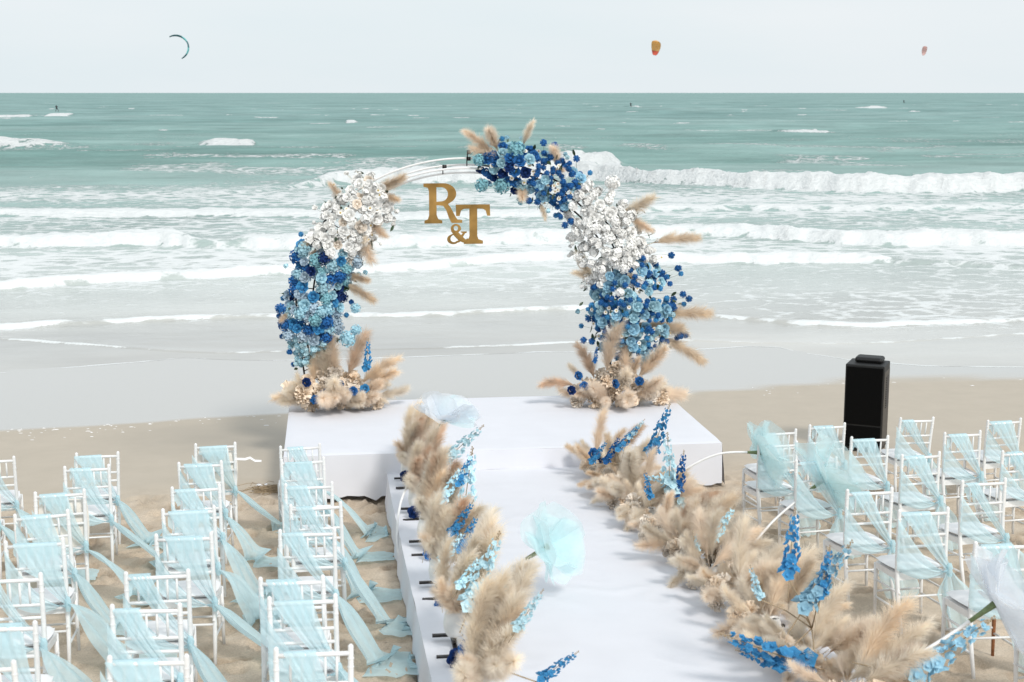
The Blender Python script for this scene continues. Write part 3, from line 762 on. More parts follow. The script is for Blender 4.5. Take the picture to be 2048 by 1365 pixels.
LEFT = {0: [(559.5, 887.5, 645.6, 882.4), (562.8, 924.5, 654.8, 920.5), (566.9, 972.7, 668, 968), (581.5, 1013.9, 691.4, 1009.3), (551.3, 1067, 675, 1063), (518.8, 1161, 651.9, 1158), (530, 1205, 682, 1199), (538, 1308.8, 704, 1299)],
        1: [(384, 886.6, 469.5, 881.6), (356.5, 927.4, 450.3, 926), (343, 979, 444.3, 973), (324.5, 1023.5, 433.8, 1018), (307.5, 1074, 425.6, 1071.5), (245, 1150.5, 376, 1143.7), (209, 1220, 357, 1215.5), (197, 1325, 364.5, 1317.5)],
        2: [(143.8, 904.9, 231.7, 899.4), (123.6, 936.9, 219.4, 932.4), (64, 991, 167.6, 980), (33.9, 1032, 142, 1024), (4.6, 1089, 131.5, 1083), (-60, 1163, 83.5, 1157), (-92, 1253, 65, 1246.6), (-140, 1343, 37, 1335)],
        3: [(-60, 912, 28.4, 907.3), (-108, 957, -8, 951)]}
for col, L in LEFT.items():
    for row, q in enumerate(L): chair(*q, 'L', col, row, upright=(col, row) in ((1, 0), (2, 2), (3, 1)))
RIGHT = {0: [(1522, 860.4, 1596, 856), (1523, 890, 1604.7, 886), (1601, 924, 1690, 919), (1699, 985, 1798, 979), (1806, 1025, 1913, 1019.7), (1949, 1091, 2075, 1085), (2112, 1172, 2252, 1166)],
         1: [(1620, 845, 1696.5, 842), (1704.6, 878, 1785.7, 874), (1809, 912.5, 1896, 906), (1932, 966.6, 2029, 961)],
         2: [(1791, 833.8, 1868.5, 829.6), (1894.6, 868, 1976, 864), (2009.7, 903.8, 2097, 899)],
         3: [(1974.3, 837, 2049, 833)]}
for col, L in RIGHT.items():
    for row, q in enumerate(L): chair(*q, 'R', col, row, worn=(col, row) == (0, 5))

# ------------------------------------------------------------------ flower and plume meshes
def fib(n, i, jit=0.0, r=rnd):
    z = 1 - 2 * (i + .5) / n; a = i * 2.399963 + r.uniform(-jit, jit); s = math.sqrt(max(0, 1 - z * z))
    return Vector((s * math.cos(a), s * math.sin(a), z))
def frame(d):
    d = Vector(d).normalized(); u = d.orthogonal().normalized(); return u, d.cross(u), d
def petal(mb, c, d, side, L, Wd, cup):
    """small pointed petal: 5 verts, folded along its middle"""
    c, d, s = Vector(c), Vector(d).normalized(), Vector(side).normalized(); nn_ = d.cross(s)
    mb.add([tuple(c), tuple(c + d * L * .55 + s * Wd + nn_ * cup), tuple(c + d * L * .55 - s * Wd + nn_ * cup), tuple(c + d * L + nn_ * cup * .6), tuple(c + d * L * .5)],
           [(0, 1, 4), (0, 4, 2), (4, 1, 3), (4, 3, 2)])
def floret(mb, c, nrm, r, npet=4, spin=0.0, cup=.25):
    u, v, w = frame(nrm)
    for k in range(npet):
        a = spin + 2 * math.pi * k / npet
        d = u * math.cos(a) + v * math.sin(a) + w * cup
        petal(mb, Vector(c), d, w.cross(d), r, r * .55, r * .12)
def ball_core(mb, r, sy=1.0):
    prof = [(r * math.sin(a), -r * math.cos(a) * sy) for a in np.linspace(0.05, math.pi - .05, 6)]
    mb.lathe(prof, 8)
def hydrangea(mat, seed):
    r = random.Random(seed); mb = MB(); ball_core(mb, .060, .85)
    for i in range(78):
        d = fib(78, i, .3, r); q = d * r.uniform(.066, .082); q.z *= .88
        floret(mb, q, d + Vector((r.gauss(0, .3), r.gauss(0, .3), r.gauss(0, .3))), r.uniform(.015, .021), 4, r.uniform(0, 6), r.uniform(0, .5))
    return mb.mesh('hydrangea', mat, False)
def rose(mat, seed):
    r = random.Random(seed); mb = MB()
    ball_core(mb, .019, .9)
    for ring, (np_, tilt, rad, sz) in enumerate(((3, 88, .010, .034), (4, 80, .019, .036), (5, 68, .028, .038), (6, 54, .034, .038), (7, 36, .034, .034))):
        for k in range(np_):
            a = 2 * math.pi * (k + .5 * ring) / np_ + r.uniform(-.2, .2); t = R(tilt + r.uniform(-9, 9))
            out = Vector((math.cos(a), math.sin(a), 0)); side = Vector((-math.sin(a), math.cos(a), 0))
            d = out * math.cos(t) + Vector((0, 0, 1)) * math.sin(t)
            b = out * rad * .8 + Vector((0, 0, -.012))
            G = np.zeros((4, 5, 3))
            for i in range(4):
                u = i / 3
                for j in range(5):
                    v = j / 2 - 1; w = sz * (.72 if ring < 3 else .88) * math.sin(math.pi * (.25 + .48 * u))
                    q = b + d * sz * u * (1 - .10 * v * v) + side * w * v - out * (.42 * sz * v * v) + out * (.20 * sz * u ** 3) - Vector((0, 0, .14 * sz * u ** 3))
                    G[i, j] = q
            mb.grid(G)
    return mb.mesh('rose', mat)
def pompom(mat, seed):
    r = random.Random(seed); mb = MB(); ball_core(mb, .024)
    for i in range(90):
        d = fib(90, i, .2, r); u, v, w = frame(d); s = u * math.cos(i) + v * math.sin(i)
        petal(mb, d * .021, d + s * .3, s.cross(d), .016, .0055, .001)
    return mb.mesh('pompom_flower', mat, False)
def daisy(pm, cm):
    mb = MB(); floret(mb, (0, 0, 0), (0, 0, 1), .024, 9, 0, .25)
    k = len(mb.f)
    mb.lathe([(.0075, .004), (.007, .008), (.003, .011)], 8); mb.tube([(0, 0, -.10), (0, 0, 0)], .0012, 4)
    me = mb.mesh('daisy', pm, False); me.materials.append(cm)
    me.polygons.foreach_set('material_index', [0] * k + [1] * (len(me.polygons) - k))
    return me
def leaf(seed):
    mb = MB(); G = np.zeros((6, 3, 3))
    for i in range(6):
        u = i / 5; w = .022 * math.sin(math.pi * min(1, u * .94 + .03)) ** .8
        for j in range(3): G[i, j] = ((j - 1) * w, .01 * math.sin(seed + u * 2), u * .10) if j != 1 else (0, .01 * math.sin(seed + u * 2) - .006, u * .10)
    mb.grid(G); return mb.mesh('leaf', M['leaf'])
def blossom(mat, seed):
    """loose head of broad white petals"""
    r = random.Random(seed); mb = MB()
    for i in range(26):
        d = fib(26, i, .4, r); u, v, w = frame(d); c = d * r.uniform(.022, .050)
        floret(mb, c, d + u * r.gauss(0, .22) + v * r.gauss(0, .22), r.uniform(.030, .042), 5, r.uniform(0, 6), r.uniform(-.1, .3))
    return mb.mesh('white_blossom', mat, False)
def ruffle(mat, seed):
    """dried bloom: rosette of crumpled papery petals"""
    r = random.Random(seed); mb = MB()
    for i in range(34):
        d = fib(60, int(i * 1.05), .5, r); u, v, w = frame(d)
        G = np.zeros((4, 5, 3)); L = r.uniform(.05, .085); wd = r.uniform(.022, .036); s = u * math.cos(i * 2.1) + v * math.sin(i * 2.1); nn_ = d.cross(s)
        for a in range(4):
            for b in range(5):
                t_ = a / 3; q = b / 2 - 1
                G[a, b] = d * (L * t_) + s * (wd * q * (.3 + .7 * t_)) + nn_ * (.012 * math.sin(b * 2.4 + i + a) * t_ + .02 * t_ * t_)
        mb.grid(G)
    return mb.mesh('dried_bloom', mat)
def plume(mat, seed, n_str=2400, fat=1.0, bend=.22, comb=.35):
    """feathery pampas head on a stalk, unit height 1 along +Z, drooping towards +X"""
    r = np.random.RandomState(seed); mb = MB()
    def axis(t): return np.array([bend * t ** 2.2, .03 * math.sin(3 * t + seed), t * (1 - .10 * t * bend * 2)])
    mb.tube([axis(t) for t in np.linspace(0, .9, 9)], [.0055 * (1 - .8 * t) for t in np.linspace(0, 1, 9)], 5)
    V = []; F = []
    n_tuft = n_str // 12
    for q in range(n_tuft):
        tq = .16 + .80 * r.rand(); aq = r.rand() * 2 * math.pi; lq = .8 + .4 * r.rand(); sq = .4 + .9 * r.rand() ** .8
        for i in range(12):
            t = np.clip(tq + .03 * r.randn(), .14, .97); a = aq + .35 * r.randn()
            b = axis(t); tg = axis(min(1, t + .02)) - axis(max(0, t - .02)); tg /= np.linalg.norm(tg)
            out = np.array([math.cos(a) + comb, math.sin(a), 0.0]); out -= tg * out.dot(tg); out /= (np.linalg.norm(out) + 1e-6)
            prof = fat * (.15 * math.sin(math.pi * min(1, (t - .08) / .98)) ** .6 + .03)
            L = lq * (.25 + .09 * r.rand()) * (1.2 - .5 * t); sp = prof / L * sq
            sd_ = np.cross(tg, out) + .6 * r.randn(3); sd_ /= np.linalg.norm(sd_)
            w = .0030 * (.6 + .7 * r.rand()); p = b; dr = .10 + .22 * r.rand()
            k = len(V); V += [p - sd_ * w * .5, p + sd_ * w * .5]
            for j, (ax_, ou, g_) in enumerate(((1.0, .75, 0), (.95, 1.15, .3), (.65, 1.4, 1.0))):
                d = tg * ax_ + out * (sp * ou) + np.array([comb * .4 * g_, 0, -dr * g_]) + .07 * r.randn(3); d /= np.linalg.norm(d); p = p + d * L / 3
                if j < 2: V += [p - sd_ * w * (.6 - .12 * j), p + sd_ * w * (.6 - .12 * j)]
                else: V.append(p)
            F += [(k, k + 1, k + 3, k + 2), (k + 2, k + 3, k + 5, k + 4), (k + 4, k + 5, k + 6)]
    mb.add(V, F)
    return mb.mesh('pampas_plume', mat, False)
def spike(mat, seed, n_f=46):
    """delphinium spike, unit height along +Z"""
    r = random.Random(seed); mb = MB()
    for i in range(n_f):
        t = .04 + .86 * i / n_f + r.uniform(-.01, .01); a = i * 2.4 + r.uniform(-.3, .3); rad = .118 * (1 - .62 * t ** 1.5) * r.uniform(.7, 1.15)
        if r.random() < .12: continue
        d = Vector((math.cos(a), math.sin(a), .1 + r.uniform(-.4, .5)))
        c = Vector((0.02 * math.sin(4 * t), 0, t)) + d * rad * r.uniform(.45, .85)
        floret(mb, c, d + Vector((r.gauss(0, .3), r.gauss(0, .3), r.gauss(0, .3))), rad * r.uniform(.6, .85), 5, r.uniform(0, 6), r.uniform(.1, .5))
        floret(mb, c + d * rad * .12, d, rad * .34, 4, r.uniform(0, 6), .6)
    k = len(mb.f)
    mb.tube([(0.02 * math.sin(4 * t), 0, t) for t in np.linspace(-.25, 1, 8)], [.008, .008, .007, .007, .006, .005, .004, .003], 5)
    for i in range(9):
        t = .88 + .014 * i; a = i * 2.4
        mb.lathe([(.002, -.012), (.009, 0), (.002, .012)], 5, (.014 * math.cos(a) + .02 * math.sin(4 * t), .014 * math.sin(a), t))
    me = mb.mesh('delphinium_spike', mat, False); me.materials.append(M['stem_tan'])
    me.polygons.foreach_set('material_index', [0] * k + [1] * (len(me.polygons) - k))
    return me
HY = {c: [hydrangea(M['f_' + c], 3 + i) for i in range(2)] for c in ('royal', 'navy', 'teal', 'aqua', 'dusty', 'sky', 'white', 'ice')}
RO = {c: [rose(M['f_' + c], 13 + i) for i in range(2)] for c in ('royal', 'navy', 'azure', 'aqua', 'sky', 'white', 'cream', 'dusty', 'ice')}
PO = {c: pompom(M['f_' + c], 5) for c in ('royal', 'azure', 'navy')}
BL = [blossom(M['f_white'], 31 + i) for i in range(3)]
BLC = [blossom(M['f_ice'], 41), blossom(M['f_aqua'], 42)]
DA = daisy(M['f_white'], M['yellow'])
LF = [leaf(i) for i in range(3)]
RU = [ruffle(M['f_peach'], 51), ruffle(M['f_peach'], 52), ruffle(M['f_cream'], 53)]
PL = {}
for c, k in (('pale', 'p_pale'), ('tan', 'p_tan'), ('peach', 'p_peach'), ('brown', 'p_brown')):
    PL[c] = [plume(M[k], 60 + i + len(c), 2400, 1.0 + .35 * i, .16 + .12 * i) for i in range(2)]
BUN = [plume(M['p_peach'], 81, 2600, 1.7, .1, .1), plume(M['p_pale'], 82, 2600, 1.9, .15, .1)]
SPK = {c: spike(M['f_' + c], 90) for c in ('azure', 'royal', 'ice', 'sky')}

# ------------------------------------------------------------------ flower arch
AY = 16.9
AR = 2844.0 / 17.0
arch = tag(empty('flower_arch', (1.65, AY, SZT)), 'tall curved arch on the stage covered in white and blue flowers', 'flower arch')
AOFF = np.array(arch.location)
def aw(px, py, dy=0.0): return at_y(px, py, AY + dy)
def put(parent, name, me, w, d=None, s=1.0, roll=None):
    q = align(d, rnd.uniform(0, 6.28) if roll is None else roll) if d is not None else None
    return obj(name, me, parent, tuple(np.asarray(w, float) - np.array(parent.location)), q, s)
# steel frame: rails and rungs following one closed curve
def ell(a, k=1.0):
    px = 930 + 338 * k * math.cos(a); py = 600 - 283 * k * math.sin(a)
    if math.sin(a) < 0: px = 930 + math.copysign(338 * (k - .075 * ((py - 600) / 200) ** 1.4), math.cos(a))
    return px, py
A0, A1 = R(222), R(-42)
def rail_pts(a, b, k, dy, n_=40):
    L = []
    for i in range(n_):
        t = a + (b - a) * i / (n_ - 1); w = aw(*ell(t, k), dy); L.append(w)
    return L
# the part over the middle is bare white tube, the legs are dark
top_a, top_b = R(132), R(84)
for k, dy in ((1.0, -.05), (.90, -.05), (.955, .13), (.93, -.12)):
    for (a, b, mt, nm) in ((A0, top_a, 'black', 'side_rail'), (top_a, top_b, 'white_metal', 'bare_rail'), (top_b, A1, 'black', 'side_rail')):
        if k == .93 and mt == 'black': continue
        pts = rail_pts(a, b, k, dy, 30)
        pts = [np.array([p[0], p[1], max(p[2], SZT + .01)]) for p in pts]
        mb = MB(); mb.tube(pts, .011 if mt == 'black' else .012, 8); child(arch, nm, mb, M[mt])
nr = 46
for i in range(nr):
    t = A0 + (A1 - A0) * i / (nr - 1)
    if top_b < t < top_a: continue
    a, b, c_ = aw(*ell(t, 1.0), -.05), aw(*ell(t, .90), -.05), aw(*ell(t, .955), .13)
    if min(a[2], b[2], c_[2]) < SZT + .04: continue
    mb = MB(); mb.tube([a, b], .007, 6); mb.tube([b, c_], .006, 6); child(arch, 'rung', mb, M['black'])
for (bx_, by_) in ((938, 305), (937, 318), (889, 334)):
    w = aw(bx_, by_, -.06); mb = MB(); mb.box(*w, .05, .02, .045); mb.box(w[0] - .02, w[1], w[2] - .05, .012, .02, .07); child(arch, 'clamp', mb, M['black'])
zones = [  # centre line, half width (px), kind
 [(612, 735, 20, 'low'), (618, 700, 42, 'low'), (628, 660, 58, 'blue'), (630, 610, 62, 'blue'), (636, 565, 62, 'blue'), (650, 525, 64, 'mix'), (672, 492, 62, 'mixw'), (685, 468, 60, 'white'), (705, 440, 62, 'white'), (735, 402, 60, 'white'), (762, 375, 40, 'white')],
 [(962, 318, 26, 'top'), (1000, 328, 44, 'top'), (1045, 340, 50, 'top'), (1090, 352, 54, 'pom'), (1130, 378, 50, 'pom'), (1165, 405, 42, 'rw'), (1195, 430, 66, 'rw'), (1218, 470, 76, 'rw'), (1230, 520, 74, 'rw'), (1250, 560, 78, 'rmix'), (1265, 600, 96, 'rb'), (1268, 645, 94, 'rb'), (1258, 690, 72, 'rb'), (1245, 722, 46, 'rb')]]
def pick(kind, r):
    q = r.random()
    H = lambda c: ('hydrangea', r.choice(HY[c]), r.uniform(.8, 1.12)); Ro = lambda c: ('rose', r.choice(RO[c]), r.uniform(.95, 1.35))
    if kind in ('blue', 'mix'):
        return H('royal') if q < .14 else H('dusty') if q < .34 else H('aqua') if q < .54 else H('teal') if q < .62 else Ro('azure') if q < .70 else Ro('aqua') if q < .82 else Ro('navy') if q < .86 else H('navy') if q < .90 else Ro('dusty')
    if kind == 'low': return ('blue_blossom', BLC[0], r.uniform(.5, .8)) if q < .7 else ('blue_blossom', BLC[1], .6)
    if kind == 'mixw': return Ro('white') if q < .3 else ('white_blossom', r.choice(BL), r.uniform(.8, 1.2)) if q < .5 else H('dusty') if q < .62 else H('royal') if q < .72 else Ro('aqua') if q < .86 else Ro('cream')
    if kind == 'white': return ('white_blossom', r.choice(BL), r.uniform(.8, 1.25)) if q < .5 else Ro('white') if q < .88 else Ro('cream') if q < .95 else ('daisy', DA, 1.4)
    if kind == 'top': return Ro('royal') if q < .35 else Ro('navy') if q < .55 else ('daisy', DA, 1.3) if q < .8 else Ro('aqua')
    if kind == 'pom': return ('pompom_flower', PO['royal'], r.uniform(.95, 1.2)) if q < .55 else Ro('sky') if q < .72 else ('daisy', DA, 1.2) if q < .85 else Ro('aqua')
    if kind == 'rw': return ('white_blossom', r.choice(BL), r.uniform(.9, 1.3)) if q < .6 else H('white') if q < .85 else Ro('white')
    if kind == 'rmix': return ('white_blossom', r.choice(BL), 1.0) if q < .35 else Ro('sky') if q < .6 else ('pompom_flower', PO['royal'], 1.1) if q < .85 else Ro('aqua')
    return ('pompom_flower', r.choice([PO['royal'], PO['azure']]), r.uniform(.9, 1.2)) if q < .55 else Ro('sky') if q < .66 else Ro('aqua') if q < .80 else ('blue_blossom', BLC[0], .8) if q < .88 else ('daisy', DA, 1.2)
ra = random.Random(5)
placed = []
def try_place(w, rad):
    for (q, r_) in placed:
        if np.linalg.norm(q - w) < (rad + r_) * .70: return False
    placed.append((w, rad)); return True
RADS = dict(hydrangea=.075, rose=.045, pompom_flower=.035, daisy=.02, white_blossom=.065, blue_blossom=.06)
counts = {}
def scatter(zone, n_try, front=True, leaf_share=.34):
    cum = []
    for i in range(len(zone) - 1): cum.append(math.hypot(zone[i + 1][0] - zone[i][0], zone[i + 1][1] - zone[i][1]) * (zone[i][2] + zone[i + 1][2]))
    tot = sum(cum)
    for _ in range(n_try):
        x = ra.random() * tot; i = 0
        while x > cum[i] and i < len(cum) - 1: x -= cum[i]; i += 1
        f_ = ra.random(); z0, z1_ = zone[i], zone[i + 1]
        cx, cy, hw = [z0[k] * (1 - f_) + z1_[k] * f_ for k in range(3)]
        kind = z0[3] if f_ < .5 else z1_[3]
        tx, ty = z1_[0] - z0[0], z1_[1] - z0[1]; ln = math.hypot(tx, ty); nx, ny = -ty / ln, tx / ln
        th = ra.uniform(-1.25, 1.25)          # angle round the bundle, 0 = towards the seats
        off = hw * math.sin(th) * ra.uniform(.8, 1.02); dep = -hw / AR * math.cos(th) * ra.uniform(.75, 1.0)
        if not front and ra.random() < .5: dep = -dep * .8
        w = aw(cx + nx * off, cy + ny * off, dep)
        nm, me, s = pick(kind, ra)
        rad = RADS[nm] * s
        if w[2] < SZT + .12 or not try_place(w, rad): continue
        ctr = aw(cx, cy, 0.0); d = w - ctr; d = d / (np.linalg.norm(d) + 1e-6) + np.array([0, -.45, .1])
        put(arch, nm, me, w, d, s)
        counts[nm] = counts.get(nm, 0) + 1
        if ra.random() < leaf_share:
            wl_ = w + np.array([ra.gauss(0, .05), .03, ra.gauss(0, .05)])
            put(arch, 'leaf', ra.choice(LF), wl_, (ra.gauss(0, 1), -.6, ra.gauss(0, 1)), ra.uniform(.5, 1.0))
# the named heads first, where they show
for (px, py, c, s) in ((1033, 300, 'teal', 1.25), (957, 320, 'teal', .85), (963, 371, 'teal', 1.0), (1003, 372, 'teal', 1.15), (1238, 735, 'teal', 1.0), (1295, 725, 'teal', .95), (1225, 690, 'teal', 1.0),
                       (592, 580, 'royal', 1.1), (612, 540, 'royal', 1.0), (632, 650, 'royal', 1.0), (640, 625, 'royal', .9), (568, 650, 'royal', .9), (561, 618, 'royal', .8), (600, 640, 'royal', .9), (634, 545, 'dusty', 1.1), (645, 512, 'dusty', 1.1), (610, 555, 'dusty', .9),
                       (655, 635, 'dusty', 1.1), (675, 655, 'dusty', 1.0), (610, 605, 'aqua', 1.2), (577, 670, 'dusty', .9), (606, 500, 'aqua', 1.2), (695, 678, 'aqua', 1.2), (711, 617, 'aqua', .75), (712, 660, 'aqua', .8),
                       (1240, 440, 'white', 1.3), (1175, 425, 'white', 1.2), (1205, 535, 'white', 1.4), (1225, 365, 'white', 1.1)):
    w = aw(px, py, -.24 if 0 else -.2); placed.append((w, .075 * s)); put(arch, 'hydrangea', ra.choice(HY[c]), w, (rnd.gauss(0, .3), -1, rnd.gauss(.2, .3)), s)
for (px, py) in ((1087, 286), (1109, 291), (1153, 318), (1130, 331), (1101, 315), (1088, 325), (1075, 318), (1145, 348), (1150, 365), (1128, 371), (1138, 373), (1115, 388), (1058, 402), (1075, 404), (1105, 404), (1128, 398), (1130, 451), (1142, 443), (1060, 365),
                 (1343, 511), (1357, 537), (1366, 589), (1378, 598), (1347, 599), (1361, 672), (1371, 670), (1167, 681), (1184, 683), (1177, 638), (1248, 551), (1231, 551), (1324, 546), (1311, 529), (1325, 620), (1348, 617), (1308, 555)):
    w = aw(px, py, -.18 + rnd.uniform(-.06, .06)); placed.append((w, .036)); o = put(arch, 'pompom_flower', PO['royal'], w, (0, -1, .2), 1.3)
    cx_ = aw(min(max(px, 1180), 1300) if py > 460 else px, min(py + 25, 420) if py < 460 else py, 0)
    mb = MB(); mb.tube([w, (w + cx_) / 2 + np.array([0, 0, .015]), cx_], .0016, 4); child(arch, 'flower_stalk', mb, M['stem_green'])
scatter(zones[0], 1500); scatter(zones[1], 1900)
# loose sprays breaking the outline
def spray(zone, n_, names):
    for _ in range(n_):
        i = ra.randrange(len(zone) - 1); f_ = ra.random(); z0, z1_ = zone[i], zone[i + 1]
        cx, cy, hw = [z0[k] * (1 - f_) + z1_[k] * f_ for k in range(3)]
        tx, ty = z1_[0] - z0[0], z1_[1] - z0[1]; ln = math.hypot(tx, ty); nx, ny = -ty / ln, tx / ln
        sg = ra.choice((-1, 1)); off = hw * sg * ra.uniform(1.0, 1.28); w = aw(cx + nx * off, cy + ny * off, ra.uniform(-.2, .05)); c0 = aw(cx + nx * off * .6, cy + ny * off * .6, 0)
        if w[2] < SZT + .15: continue
        wh = z0[3] in ('white', 'rw', 'mixw'); d = w - c0
        q = ra.random()
        if q < .35: put(arch, 'leaf', ra.choice(LF), c0 + d * .6, d, ra.uniform(.5, .9))
        elif wh: put(arch, 'white_blossom', ra.choice(BL), w, d, ra.uniform(.35, .6)) if q < .7 else put(arch, 'daisy', DA, w, d, 1.3)
        else: put(arch, 'blue_blossom', ra.choice(BLC), w, d, ra.uniform(.35, .55)) if q < .65 else put(arch, 'pompom_flower', PO[ra.choice(('royal', 'azure'))], w, d, 1.0)
        mb = MB(); mb.tube([w, (w + c0) / 2, c0], .0014, 4); child(arch, 'flower_stalk', mb, M['stem_green'])
spray(zones[0], 46, 0); spray(zones[1], 60, 0)
# pampas in the arch: base -> tip
for (x0, y0, x1, y1, c, s) in ((988, 312, 948, 262, 'peach', 0), (1000, 312, 982, 250, 'peach', 1), (1030, 325, 960, 300, 'peach', 0), (1046, 300, 1054, 250, 'pale', 0), (1040, 350, 1042, 405, 'peach', 1), (1115, 345, 1120, 292, 'peach', 1), (1095, 350, 1125, 335, 'peach', 0), (1075, 400, 1095, 430, 'pale', 0),
    (1290, 492, 1380, 466, 'tan', 0), (1290, 640, 1400, 612, 'tan', 0), (1270, 655, 1360, 640, 'pale', 1), (1250, 640, 1345, 670, 'tan', 0), (1300, 670, 1400, 700, 'tan', 0), (1250, 430, 1300, 455, 'peach', 1), (1200, 560, 1160, 545, 'pale', 0), (1285, 560, 1245, 555, 'peach', 1), (1240, 605, 1215, 612, 'peach', 1), (1290, 620, 1265, 605, 'peach', 1), (1215, 440, 1300, 400, 'pale', 0), (1195, 590, 1170, 520, 'pale', 0),
    (730, 390, 800, 352, 'tan', 0), (745, 375, 790, 405, 'tan', 0), (700, 440, 745, 510, 'peach', 1), (720, 420, 760, 475, 'peach', 0), (670, 560, 745, 585, 'tan', 0), (680, 545, 735, 555, 'tan', 0), (630, 580, 665, 570, 'peach', 1), (650, 470, 610, 480, 'tan', 0), (650, 500, 630, 505, 'peach', 0), (600, 610, 560, 632, 'tan', 0), (680, 470, 730, 480, 'peach', 1), (690, 410, 672, 372, 'peach', 0)):
    a, b = aw(x0, y0, -.05), aw(x1, y1, -.22); d = b - a; L = np.linalg.norm(d)
    put(arch, 'pampas_plume', PL[c][s] if s == 0 else BUN[rnd.randrange(2)] if rnd.random() < .5 else PL[c][1], a, d, L * 1.12)
print('arch', counts)

# ------------------------------------------------------------------ bouquets of dried grass at the arch's feet
def bouquet(name, label, cx, cy, spec, group):
    b = tag(empty(name, (cx, cy, SZT)), label, 'dried flowers', group)
    r = random.Random(int(cx * 100))
    for i in range(58):
        a = r.uniform(0, 6.28); rr = min(.42, abs(r.gauss(0, .26))); x = cx + rr * math.cos(a) * 1.25; y = cy + rr * math.sin(a) * .6
        put(b, 'dried_bloom', RU[i % 3], (x, y, SZT + .06 + .42 * r.random() * max(0, 1 - 1.3 * rr)), (r.gauss(0, .5), -.8, .6), r.uniform(1.0, 1.5))
    for i in range(20):
        a = r.uniform(0, 6.28); rr = .28
        put(b, 'pampas_plume', r.choice(BUN + PL['peach'] + PL['pale']), (cx + .15 * math.cos(a), cy + .1 * math.sin(a), SZT + .05), (math.cos(a) * 1.1, -abs(math.sin(a)) * .9, r.uniform(.2, .9)), r.uniform(.38, .55))
    for (x0, y0, x1, y1, c, s) in spec['plumes']:
        p0, p1 = at_y(x0, y0, cy), at_y(x1, y1, cy + r.uniform(-.1, .05)); d = p1 - p0
        put(b, 'pampas_plume', (PL[c][1] if s < 2 else BUN[s - 2]), p0, d, np.linalg.norm(d) * 1.15)
    for (px, py, c) in spec['roses']:
        w = at_y(px, py, cy - .24); put(b, 'rose', RO[c][0], w, (r.gauss(0, .3), -1, .5), 1.0)
    for (x0, y0, x1, y1, c) in spec['spikes']:
        p0, p1 = at_y(x0, y0, cy - .1), at_y(x1, y1, cy - .1); d = p1 - p0; put(b, 'delphinium_spike', SPK[c], p0, d, np.linalg.norm(d))
    return b
bouquet('dried_bouquet', 'dried pampas bouquet with one upright blue flower spike at the arch foot', .02, 16.72, dict(
    plumes=[(690, 770, 712, 672, 'brown', 0), (715, 780, 770, 712, 'tan', 0), (725, 780, 785, 735, 'tan', 1), (655, 770, 640, 672, 'peach', 3), (670, 770, 672, 690, 'peach', 2), (632, 780, 620, 715, 'tan', 0), (640, 790, 560, 795, 'tan', 0), (740, 790, 808, 796, 'pale', 0), (720, 785, 775, 770, 'pale', 1), (650, 780, 662, 712, 'pale', 3)],
    roses=[(630, 800, 'royal'), (650, 787, 'navy'), (680, 770, 'royal'), (706, 783, 'royal'), (729, 778, 'azure'), (613, 765, 'navy')],
    spikes=[(733, 745, 737, 676, 'azure')]), 'dried bouquets at the feet of the arch')
bouquet('dried_bouquet', 'dried pampas bouquet with blue roses at the arch foot nearer the loudspeaker', 3.42, 16.5, dict(
    plumes=[(1160, 775, 1095, 750, 'brown', 0), (1190, 770, 1172, 700, 'brown', 0), (1215, 760, 1205, 662, 'peach', 1), (1240, 770, 1262, 690, 'peach', 1), (1265, 770, 1330, 705, 'peach', 1), (1280, 785, 1372, 790, 'peach', 0), (1190, 798, 1125, 795, 'peach', 0), (1170, 770, 1150, 735, 'pale', 1), (1255, 760, 1275, 720, 'peach', 2), (1270, 790, 1340, 775, 'pale', 1)],
    roses=[(1157, 752, 'royal'), (1168, 773, 'royal'), (1143, 781, 'navy'), (1231, 768, 'royal'), (1252, 790, 'royal'), (1279, 763, 'royal')],
    spikes=[(1190, 728, 1194, 690, 'royal')]), 'dried bouquets at the feet of the arch')

# ------------------------------------------------------------------ gold initials hung in the arch
sign = tag(empty('initials_sign', tuple(aw(914, 428, .0))), 'gold cut-out initials R and T with ampersand hanging inside the arch', 'sign')
SO = np.array(sign.location)
def wpt(px, py): return aw(px, py, 0.0) - SO
def outline(name, px_loops, thick=.012):
    """extrude closed outlines (list of loops; first outer, rest holes) given in picture-plane metres"""
    cu = bpy.data.curves.new(name, 'CURVE'); cu.dimensions = '2D'; cu.fill_mode = 'BOTH'; cu.extrude = thick / 2
    for L in px_loops:
        s = cu.splines.new('POLY'); s.points.add(len(L) - 1); s.use_cyclic_u = True
        for q, (x, y) in zip(s.points, L): q.co = (x, y, 0, 1)
    o = bpy.data.objects.new(name, cu); C.objects.link(o)
    dg = bpy.context.evaluated_depsgraph_get(); me = bpy.data.meshes.new_from_object(o.evaluated_get(dg))
    bpy.data.objects.remove(o); me.materials.clear(); me.materials.append(M['gold']); me.polygons.foreach_set('use_smooth', [False] * len(me.polygons))
    return me
def arcp(cx, cy, rx, ry, a0, a1, n_=14):
    return [(cx + rx * math.cos(R(a0 + (a1 - a0) * i / (n_ - 1))), cy + ry * math.sin(R(a0 + (a1 - a0) * i / (n_ - 1)))) for i in range(n_)]
